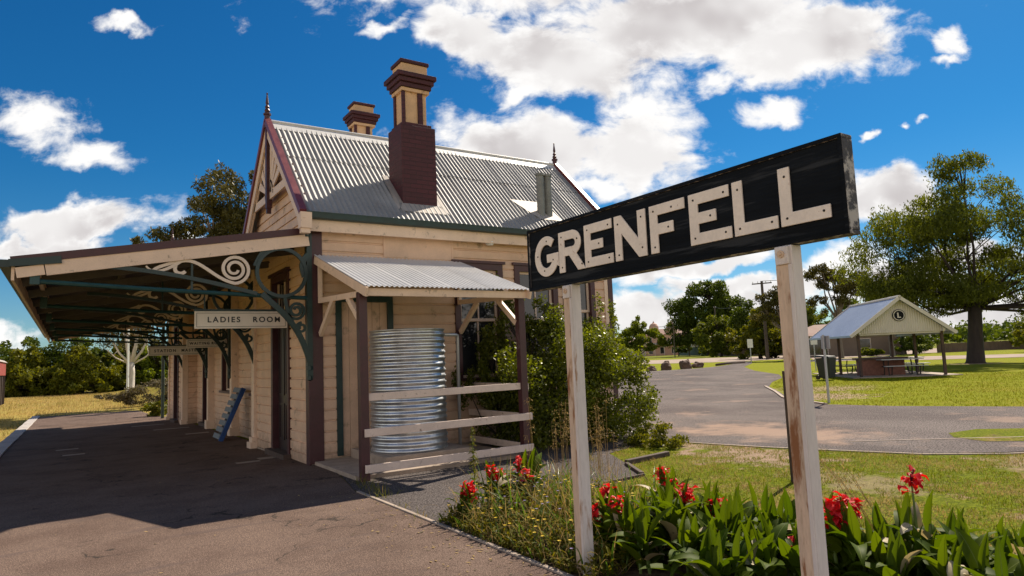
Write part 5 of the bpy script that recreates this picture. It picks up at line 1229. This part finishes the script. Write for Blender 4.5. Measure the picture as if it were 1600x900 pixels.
for (dx, dz, rr) in ((-1.9, 2.6, .16), (-.7, 3.8, .22), (.7, 4.4, .26), (1.7, 3.0, .18), (2.3, 1.6, .12), (-2.4, 1.6, .10)):
    e = t0 + Vector((dx, rnd.uniform(-1, 1), dz)); mid = t0.lerp(e, .5) + Vector((dx * .12, 0, -.15)); k.tube([t0 + Vector((0, 0, -.2)), mid, e], [rr * 1.0, rr * .7, rr * .35], 7)
    for s_ in range(3):
        e2 = mid.lerp(e, .4 + .3 * s_) + Vector((rnd.uniform(-1, 1), rnd.uniform(-.6, .6), rnd.uniform(.5, 1.3))); k.tube([mid.lerp(e, .3 + .25 * s_), e2], [rr * .36, rr * .13], 5); tips.append(e2)
    tips.append(e)
k.build('branches', 'barkw', g_, smooth=True)
rs = np.random.RandomState(9)
np_mesh('crown', np.concatenate([leaf_cards(clump_points(tuple(t + Vector((0, 0, .6))), (1.0, 1.0, .6), 130, rs, .2), .3, rs, .8, 2.8) for t in tips]), 4, 'gum', g_)
tree('scrub_bush', 'dry brown scrubby bush at the end of the platform', 'bush', (4.5, 47.5, -.42), [(0, 0, .75, 1.7, 1.3, .7), (1.4, .5, .6, 1.2, 1.0, .55), (-1.2, .2, .45, .9, .8, .4)], .12, 9000, 'scrub', 'barkg', .06, sub=12, seed=301, trunk_h=.2, limbk=.25)
tree('scrub_bush', 'small dry weed clump in the paddock beside the light pole', 'bush', (3.6, 62, -.45), [(0, 0, .35, 1.0, .6, .32), (-1.2, 0, .25, .7, .5, .22)], .13, 1500, 'scrub', 'barkg', .04, sub=8, seed=302, trunk_h=.1, limbk=.25)
tree('green_bush', 'low bright green weed bush at the far corner of the station', 'bush', (3.25, 33.5, -.32), [(0, 0, .3, .7, .7, .3), (.5, 1.4, .3, .6, .8, .28)], .13, 2600, 'bright', 'stemb', .03, sub=8, seed=303, trunk_h=.1)
# big glossy shrub against the station wall
tree('garden_shrub', 'large glossy green shrub climbing the station end wall', 'shrub', (7.3, 9.75, 0),
     [(.2, -.1, .75, 1.25, .95, .75), (1.25, -.05, .75, .95, .9, .72), (-.5, .1, 1.1, .75, .75, .85), (.5, .15, 1.5, .95, .8, .55), (1.2, 0, 1.35, .7, .7, .5), (-.35, .45, 1.85, .6, .5, .5), (.25, .6, 2.3, .42, .36, .36), (-.55, .75, 2.5, .30, .28, .42), (1.0, .6, 1.95, .5, .4, .36), (1.75, -.1, .45, .55, .6, .42), (1.9, .7, 2.15, .25, .2, .55)],
     .058, 44000, 'bush', 'bark', .045, sub=16, seed=401, aspect=1.7, subr=.36, trunk_h=.25)
tree('climbing_shrub', 'darker leafy shrub behind the lean-to rails below the window', 'shrub', (6.55, 10.55, 0), [(0, 0, .6, .42, .36, .6), (-.1, .1, 1.25, .34, .28, .5), (.35, .1, 1.0, .4, .34, .6), (.05, .2, 1.8, .26, .2, .35), (-.55, .15, 1.15, .22, .18, .3)], .058, 9000, 'bush', 'bark', .03, sub=12, seed=402, aspect=1.7, subr=.38, trunk_h=.2)
tree('low_shrub', 'small low green shrub on the lawn at the corner of the garden edging', 'shrub', (8.35, 8.3, 0), [(0, 0, .22, .42, .4, .22), (.3, .3, .18, .3, .3, .16)], .05, 2600, 'bright', 'stemb', .015, sub=8, seed=403, aspect=1.8, trunk_h=.06)
# timber edging at the garden corner
k = MB(); k.bar((6.75, 7.40, .01), (7.75, 7.55, .01), .08, .10); o = k.build('garden_sleeper', 'timber', bevel=.01); tag(o, 'dark timber sleeper edging the gravel at the foot of the shrub', 'sleeper')
k = MB(); k.bar((6.30, 6.62, .0), (6.72, 7.36, .0), .06, .07); o = k.build('garden_sleeper', 'timber', bevel=.01); tag(o, 'short timber edging board between the gravel and the lawn', 'sleeper')
k = MB(); k.bar((4.25, 6.38, .0), (6.30, 6.58, .0), .03, .05); o = k.build('garden_sleeper', 'timber', bevel=.008); tag(o, 'long thin edging board behind the red canna lilies', 'sleeper')
k = MB(); k.tube([(7.206, 5.02, -.05), (7.206, 5.02, 1.30)], .028, 8); o = k.build('garden_stake', 'timber'); tag(o, 'thin dark stake standing on the lawn behind the right sign post', 'stake')
# ------------------------------------------------------------------ garden plants
def blade(mb, base, az, el, L_, W, droop, fold=.25, ns=7, wave=.0, shape=0, tw=0.0, rib=0):
    p = Vector(base); ca, sa = math.cos(az), math.sin(az); side = Vector((-sa, ca, 0)); vs = []
    for i in range(ns + 1):
        t = i / ns; e = el - droop * t * t; dr = Vector((ca * math.cos(e), sa * math.cos(e), math.sin(e)))
        if i: p = p + dr * (L_ / ns)
        n = side.cross(dr) * -1
        if shape == 0: w_ = W * (math.sin(math.pi * min(1, t ** .72 * .985 + .015)) ** .85)
        else: w_ = W * (1 - t) ** .6 * (.55 + .45 * min(1, t * 6))
        sd_ = (side * math.cos(tw * t) + n * math.sin(tw * t))
        off = n * (fold * w_ + wave * w_ * math.sin(t * 9 + az * 3)); off2 = n * (fold * w_ + wave * w_ * math.sin(t * 8 + az * 5 + 2))
        vs += [p + sd_ * w_ * .5 + off, p, p - sd_ * w_ * .5 + off2]
    fs = []
    for i in range(ns):
        a = i * 3; fs += [(a, a + 1, a + 4, a + 3), (a + 1, a + 2, a + 5, a + 4)]
    mb.add(vs, fs)
    if rib:
        rv = []; rf = []
        for i in range(ns):
            p0 = Vector(vs[i * 3 + 1]); a_ = Vector(vs[i * 3]) - p0; b_ = Vector(vs[i * 3 + 2]) - p0
            if a_.length < 1e-6: a_ = side * .001; b_ = -side * .001
            n = a_.cross(Vector(vs[i * 3 + 4]) - p0); n = n.normalized() * .0012 if n.length > 1e-9 else Vector((0, 0, .0012))
            if n.z < 0: n = -n
            h = rib * (1 - .75 * i / ns); rv += [p0 + a_.normalized() * h + n, p0 + b_.normalized() * h + n]
        for i in range(ns - 1): rf.append((2 * i, 2 * i + 1, 2 * i + 3, 2 * i + 2))
        k0 = mb.mi; mb.mi = 1; mb.add(rv, rf); mb.mi = k0
def flower(mb, c, rs_, n=13, size=.075):
    c = Vector(c)
    for k in range(n):
        az = rs_.uniform(0, 6.28); el = rs_.uniform(-.5, 1.2)
        b = c + Vector((rs_.uniform(-.036, .036), rs_.uniform(-.036, .036), rs_.uniform(-.07, .055)))
        blade(mb, b, az, el, size * rs_.uniform(.7, 1.25), size * rs_.uniform(.45, .7), rs_.uniform(.2, 1.6), .2, 4, .25)
def canna(x, y, h, seed, label, group, heads=(), nst=3, dry=False, lean=0, leafL=.36):
    rs_ = random.Random(seed); o = empty('canna_lily', (x, y, 0), label, 'canna lily', group)
    lf = MB(); st = MB(); dl = MB()
    for s_ in range(nst):
        az0 = rs_.uniform(0, 6.28); bx, by = x + rs_.uniform(-.07, .07), y + rs_.uniform(-.07, .07); hh = h * rs_.uniform(.7, 1.0)
        tx, ty = bx + rs_.uniform(-.06, .06), by + rs_.uniform(-.06, .06)
        st.tube([(bx, by, -.02), ((bx + tx) / 2, (by + ty) / 2, hh * .5), (tx, ty, hh * .9)], [.013, .012, .008], 6)
        nl = rs_.randint(5, 7)
        for k in range(nl):
            t = .12 + .85 * k / nl; z = hh * t * .80
            px_, py_ = bx + (tx - bx) * t, by + (ty - by) * t
            az = az0 + k * 2.4 + rs_.uniform(-.5, .5)
            mb = dl if (rs_.random() < .07) else lf
            blade(mb, (px_, py_, z), az, R(rs_.uniform(22, 70)) + .1 * t, leafL * rs_.uniform(.6, 1.25), leafL * rs_.uniform(.26, .44), rs_.uniform(.35, 1.6), rs_.uniform(.06, .26), 8, rs_.uniform(0, .05), 0, rs_.uniform(-.5, .5), .0032)
        blade(lf, (tx, ty, hh * .72), az0 + 1, R(84), leafL * .9, leafL * .2, .15, .45, 7, 0, 0, 0, .003)
    for (hx, hy, hz) in heads:
        st.tube([(x + (hx - x) * .3, y + (hy - y) * .3, 0), (x + (hx - x) * .8, y + (hy - y) * .8, hz * .6), (hx, hy, hz + .03)], [.010, .008, .005], 6)
    lf.build('foliage', ['canna', 'rib'], o, smooth=True); st.build('stem', 'stem', o)
    if dl.v: dl.build('dry_leaf', ['cannad', 'rib'], o, smooth=True)
    for (hx, hy, hz) in heads:
        f = MB(); rr = random.Random(seed * 7 + int(hz * 1000)); flower(f, (hx, hy, hz), rr, 24, .078); f.build('flower_head', 'petal', o)
        b_ = MB()
        for k in range(5): a = rr.uniform(0, 6.28); b_.tube([(hx, hy, hz - .03), (hx + .02 * math.cos(a), hy + .02 * math.sin(a), hz + rr.uniform(-.03, .085))], [.006, .003], 5)
        b_.build('buds', 'bud', o)
    return o
GA = 'canna lilies between the two sign posts'
# flowering plants first: each is told apart by where its red flower stands
canna(3.72, 4.22, .42, 1, 'canna lily with two stacked red flower heads just right of the left sign post', GA, [(3.7, 4.30, .467), (3.62, 4.08, .425)])
canna(3.55, 4.18, .36, 2, 'canna lily with a low red flower touching the left sign post', GA, [(3.5, 4.25, .335)])
canna(4.45, 4.42, .42, 3, 'canna lily with the tallest dark red flower spike between the posts', GA, [(4.5, 4.46, .49), (4.42, 4.30, .43)])
canna(4.2, 3.92, .40, 4, 'canna lily with a bright red double flower right of the tallest spike', GA, [(4.2, 3.93, .447), (4.12, 3.86, .42)])
canna(4.2, 3.60, .38, 5, 'canna lily with one small red flower at the right of the middle clump', GA, [(4.2, 3.63, .385)])
LA = 'leafy canna lily without flowers in the clump between the sign posts'
rp = random.Random(77); k = 0
spots = [(3.55, 3.95), (3.78, 3.92), (4.0, 4.05), (4.25, 4.15), (3.6, 3.68), (3.85, 3.68), (4.1, 3.75), (4.4, 3.85), (3.7, 3.42), (3.95, 3.42), (4.2, 3.38), (4.45, 3.5), (3.62, 3.15), (3.9, 3.15), (4.2, 3.10), (3.5, 2.95), (4.5, 3.2), (3.75, 2.9), (4.0, 2.85)]
for (x, y) in spots:
    canna(x + rp.uniform(-.05, .05), y + rp.uniform(-.05, .05), (.36 + .07 * rp.random() - (.05 if y < 3.2 else 0)), 100 + k, LA, GA, nst=3, leafL=.32); k += 1
GB = 'canna lilies right of the right sign post'
canna(4.35, 2.66, .44, 31, 'canna lily with two red flowers just right of the right sign post', GB, [(4.3, 2.672, .528), (4.4, 2.66, .523)])
canna(4.2, 2.65, .40, 32, 'canna lily with a red flower half hidden by the right sign post', GB, [(4.2, 2.669, .49)])
canna(4.6, 2.32, .50, 33, 'canna lily with a single red flower held high on a tall stalk', GB, [(4.6, 2.336, .689)])
canna(4.02, 2.80, .28, 34, 'low canna lily with a small red bloom left of the right sign post', GB, [(4.0, 2.778, .294)], nst=2)
LB = 'leafy canna lily without flowers in the clump right of the right sign post'
spots = [(4.35, 2.45), (4.15, 2.3), (4.55, 2.55), (4.8, 2.45), (4.4, 2.2), (4.7, 2.15), (5.0, 2.3), (4.2, 2.05), (4.5, 1.95), (4.85, 1.95), (5.2, 2.05), (4.3, 1.8), (4.65, 1.7), (5.0, 1.75), (5.35, 1.8)]
for (x, y) in spots:
    canna(x + rp.uniform(-.05, .05), y + rp.uniform(-.05, .05), .36 + .08 * rp.random() - (.13 if x > 4.75 else .02), 200 + k, LB, GB, nst=3, leafL=.30); k += 1
GC = 'canna lilies left of the left sign post'
canna(3.36, 6.02, .26, 51, 'canna lily with the large red flower head nearest the platform kerb', GC, [(3.35, 6.05, .293), (3.38, 6.0, .27)], nst=2, leafL=.26)
canna(3.82, 6.25, .36, 52, 'canna lily with two red flowers beside the tall green weed', GC, [(3.8, 6.29, .39), (3.86, 6.22, .36)], nst=3, leafL=.32)
canna(4.08, 6.10, .42, 53, 'canna lily with broad leaves and two small red flowers left of the sign', GC, [(4.1, 6.19, .467), (4.0, 5.93, .376)], nst=3, leafL=.40)
# strap leaved clumps
for i, (x, y, lab) in enumerate(((4.55, 5.9, 'upright strap leaved clump just left of the left sign post'), (4.75, 6.05, 'strap leaved clump behind, left of the left sign post'), (4.5, 3.02, 'low strap leaved clump beside the right sign post'), (4.62, 3.25, 'strap leaved clump between the cannas and the lawn'))):
    o = empty('strap_plant', (x, y, 0), lab, 'plant'); mb = MB(); rs_ = random.Random(500 + i)
    for kk in range(34): blade(mb, (x + rs_.uniform(-.12, .12), y + rs_.uniform(-.12, .12), 0), rs_.uniform(0, 6.28), R(rs_.uniform(62, 88)), rs_.uniform(.22, .42), .022, rs_.uniform(.05, .8), .3, 6, 0, 1)
    mb.build('foliage', 'strap', o)
# tall seeding weed by the lean-to
o = empty('tall_weed', (3.62, 6.36, 0), 'single tall light green weed spike standing in front of the lean-to rails', 'weed'); mb = MB(); st = MB(); rs_ = random.Random(9)
st.tube([(3.62, 6.36, 0), (3.64, 6.38, .4), (3.62, 6.37, .88)], [.008, .006, .003], 6); st.build('stem', 'stem', o)
for kk in range(150):
    t = rs_.random() ** .8; z = .06 + .82 * t; blade(mb, (3.63, 6.37, z), rs_.uniform(0, 6.28), R(rs_.uniform(-10, 60)), (.11 - .075 * t) * rs_.uniform(.6, 1.2), .035 - .02 * t, 1.0, .2, 3)
mb.build('foliage', 'bright', o)
# dry oat stalks
def oats(name, label, pts, seed, hmin, hmax, lean=(0, 0)):
    rs_ = random.Random(seed); o = empty(name, (*pts[0], 0), label, 'dry grass'); mb = MB(); sp = MB()
    for (x, y) in pts:
        h = rs_.uniform(hmin, hmax); tx, ty = x + lean[0] * h + rs_.uniform(-.08, .08), y + lean[1] * h + rs_.uniform(-.08, .08)
        q2 = [(x, y, 0), (x + (tx - x) * .35, y + (ty - y) * .35, h * .5), (x + (tx - x) * .7, y + (ty - y) * .7, h * .82), (tx, ty, h)]
        mb.tube(q2, [.0028, .0024, .0018, .001], 4)
        for j in range(16):
            t = .55 + .45 * rs_.random(); i = 2 if t > .82 else 1; p = Vector(q2[i]).lerp(Vector(q2[i + 1]), (t - (.5 if i == 1 else .82)) / (.32 if i == 1 else .18))
            az = rs_.uniform(0, 6.28); e = p + Vector((math.cos(az) * .04, math.sin(az) * .04, .01)); sp.tube([p, e], .0007, 3, False); blade(sp, e, az, -.6, .028, .009, .4, .2, 3)
    mb.build('stalks', 'dry', o); sp.build('seed_heads', 'dry', o)
rq = random.Random(3)
oats('dry_oat_grass', 'pale dry oat grass in front of the shrub right of the left sign post', [(5.55 + rq.uniform(-.5, .6), 7.1 + rq.uniform(-.35, .4)) for _ in range(34)], 4, .55, 1.05)
oats('dry_oat_grass', 'single tall dry grass stalk in front of the lean-to corner', [(5.2, 7.55), (5.22, 7.5)], 5, .95, 1.1)
oats('dry_oat_grass', 'pale dry oat stalks leaning left out of the right hand cannas', [(4.75 + rq.uniform(-.06, .1), 2.62 + rq.uniform(-.06, .06)) for _ in range(6)], 6, .62, .85, (-.25, .38))
# weeds and daisies left of the post
V = []; mi = []
mb = MB(); rs_ = random.Random(21)
def inweed(x, y): return 3.1 < x < 4.75 and 3.75 < y < 6.2 and not (x > 3.55 and y < 4.4)
for kk in range(2600):
    x, y = 3.1 + 1.6 * rs_.random() ** 1.25, rs_.uniform(3.8, 6.25)
    if not inweed(x, y): continue
    hh = (.07 + .34 * min(1, (x - 3.05) / .55)) * rs_.uniform(.4, 1.3)
    mb.mi = rs_.choice((0, 0, 0, 0, 1, 1, 2))
    if mb.mi == 1: blade(mb, (x, y, 0), rs_.uniform(0, 6.28), R(rs_.uniform(35, 88)), hh * 1.5, .009, rs_.uniform(.1, 1.2), .2, 4, 0, 1)
    elif mb.mi == 2: blade(mb, (x, y, 0), rs_.uniform(0, 6.28), R(rs_.uniform(50, 85)), hh * 1.3, .02, rs_.uniform(.1, 1.0), .2, 5, 0, 1)
    else:
        for j in range(4): blade(mb, (x + rs_.uniform(-.03, .03), y + rs_.uniform(-.03, .03), hh * rs_.uniform(.05, .75)), rs_.uniform(0, 6.28), R(rs_.uniform(-5, 70)), rs_.uniform(.04, .10), rs_.uniform(.012, .03), rs_.uniform(.2, 1), .2, 3)
for kk in range(120):
    x, y = 3.16 + 1.0 * rs_.random(), rs_.uniform(4.1, 6.2)
    hh = .12 + .30 * min(1, (x - 3.1) / .55) * rs_.uniform(.7, 1.2)
    mb.mi = 5; mb.tube([(x, y, 0), (x + .01, y, hh)], .0016, 3, False)
    mb.mi = 3 if rs_.random() < .68 else 4
    n_ = 7
    for j in range(n_): blade(mb, (x + .01, y, hh), 6.28 * j / n_, .35, .019 if mb.mi == 3 else .015, .014, .3, .05, 2)
mb.build('garden_weeds', ['weedl', 'dry', 'strap', 'yellow', 'violet', 'stem'], kind='stuff', label='tangle of green weeds and dry grass with small yellow and violet flowers', cat='weeds')
mb = MB(); rs_ = random.Random(31)
for (cx, cy, n_, h_) in ((3.13, 7.75, 26, .13), (3.2, 8.1, 30, .17), (3.25, 8.5, 26, .14), (3.1, 7.1, 14, .09), (3.3, 8.85, 22, .2), (3.4, 7.9, 10, .12), (3.09, 6.5, 20, .1), (5.2, 8.7, 26, .2), (6.6, 8.1, 60, .15), (6.2, 7.3, 24, .15)):
    for kk in range(n_):
        mb.mi = 1 if rs_.random() < .25 else 0
        blade(mb, (cx + rs_.gauss(0, .07), cy + rs_.gauss(0, .09), 0), rs_.uniform(0, 6.28), R(rs_.uniform(25, 85)), h_ * rs_.uniform(.5, 1.3), .007, rs_.uniform(.1, 1.2), .2, 4, 0, 1)
mb.build('kerb_grass', ['bright', 'dry'], kind='stuff', label='small green grass tufts along the edge of the platform and gravel', cat='grass')
# lawn blades close to the camera
def lawn(n, x0, x1, y0, y1, keep, h, wd, name, mats, seed, label, bias):
    rs = np.random.RandomState(seed); x = rs.uniform(x0, x1, n); y = rs.uniform(y0, y1, n)
    pn = np.array([mnoise.noise(Vector((a * .9, b * .9, 3.3))) for a, b in zip(x, y)]); pn2 = np.array([mnoise.noise(Vector((a * 3.1, b * 3.1, 9.3))) for a, b in zip(x, y)])
    k = keep(x, y) & (pn + pn2 * .6 > -.42); x, y, pn, pn2 = x[k], y[k], pn[k], pn2[k]; n = len(x)
    az = rs.uniform(0, 6.28, n); hh = h * rs.uniform(.4, 1.3, n); ln = hh * rs.uniform(.2, 1.1, n)
    b = np.stack([x, y, np.array([zg(a, b_) for a, b_ in zip(x, y)])], 1); s = np.stack([-np.sin(az), np.cos(az), 0 * az], 1) * wd * .5
    t = b + np.stack([np.cos(az) * ln, np.sin(az) * ln, hh], 1)
    v = np.stack([b - s, b + s, t], 1).reshape(-1, 3)
    mi = (rs.uniform(0, 1, n) < np.clip(bias + pn * .9 + pn2 * .5, .05, .95)).astype(int)
    return np_mesh(name, v, 3, mats, kind='stuff', label=label, cat='grass', mi=mi)
def keep1(x, y):
    edge = np.interp(y, [0, 3.4, 4.2, 4.95, 6.09, 6.97, 8.2, 9.42, 10], [12.2, 11.9, 10.8, 10.12, 9.68, 9.36, 9.05, 8.9, 8.8])
    bed = np.interp(y, [0, 2.2, 2.9, 3.5, 4.3, 5.2, 6.3, 6.6, 7.4, 8.4, 9.3], [5.6, 5.6, 5.0, 4.9, 5.1, 5.2, 5.3, 6.5, 6.85, 7.5, 8.6])
    return (x > bed - .1) & (x < edge - .02)
lawn(95000, 4.8, 12, .3, 9.4, keep1, .034, .006, 'lawn_grass', ['brightg', 'dry'], 61, 'patchy short green and straw coloured lawn behind the sign', .33)
rs_ = random.Random(44); mb = MB()
for kk in range(330):
    cx, cy = rs_.uniform(4.9, 11.5), rs_.uniform(1.0, 9.2)
    if not keep1(np.array([cx]), np.array([cy]))[0]: continue
    h_ = rs_.uniform(.03, .085); tp = rs_.random()
    for j in range(rs_.randint(8, 26)):
        mb.mi = 1 if rs_.random() < (.8 if tp < .3 else .2) else 0
        blade(mb, (cx + rs_.gauss(0, .05), cy + rs_.gauss(0, .05), -.012), rs_.uniform(0, 6.28), R(rs_.uniform(20, 85)), h_ * rs_.uniform(.5, 1.4), .007, rs_.uniform(.1, 1.2), .2, 3, 0, 1)
mb.build('lawn_tufts', ['brightg', 'dry'], kind='stuff', label='scattered taller grass tufts standing in the patchy lawn', cat='grass')
rs = np.random.RandomState(77); n_ = 420
x_ = np.concatenate([3.0 - np.abs(rs.normal(0, .35, 300)), rs.uniform(-1, 3, 120)]); y_ = np.concatenate([rs.uniform(3, 8.4, 300), rs.uniform(3, 20, 120)])
P_ = np.stack([x_, y_, np.array([zslope(v) for v in y_]) + .010], 1); a_ = rs.uniform(0, 6.28, n_); L_ = rs.uniform(.008, .028, n_)[:, None]
u_ = np.stack([np.cos(a_), np.sin(a_), rs.uniform(-.15, .15, n_)], 1); w_ = np.stack([-np.sin(a_), np.cos(a_), rs.uniform(-.2, .2, n_)], 1)
np_mesh('leaf_litter', np.stack([P_ - u_ * L_, P_ + w_ * L_ * .35, P_ + u_ * L_, P_ - w_ * L_ * .35], 1), 4, ['dry', 'scrub'], kind='stuff', label='small dry leaves blown along the platform kerb', cat='leaves', mi=rs.randint(0, 2, n_))
def keep2(x, y): 
    e = np.interp(x, [16.9, 18.6, 21, 23.6, 26.6, 30.5], [10.4, 12.9, 14.9, 17.2, 19.2, 21.4]); e2 = np.interp(x, [17, 18.2, 23, 30], [9.0, 6.7, .2, -8])
    return (y < e - .15) & (y > e2 + .15)
lawn(70000, 17, 36, -3, 21, keep2, .05, .013, 'park_grass', ['brightg', 'weedl'], 62, 'bright green mown grass in front of the picnic shelter', .25)
def keep3(x, y): return (x < -1.6) | (y > 43)
lawn(60000, -9, 9, 18, 84, keep3, .17, .016, 'paddock_grass', ['dry', 'weedl'], 63, 'long dry yellow grass over the old track and paddock', .12)
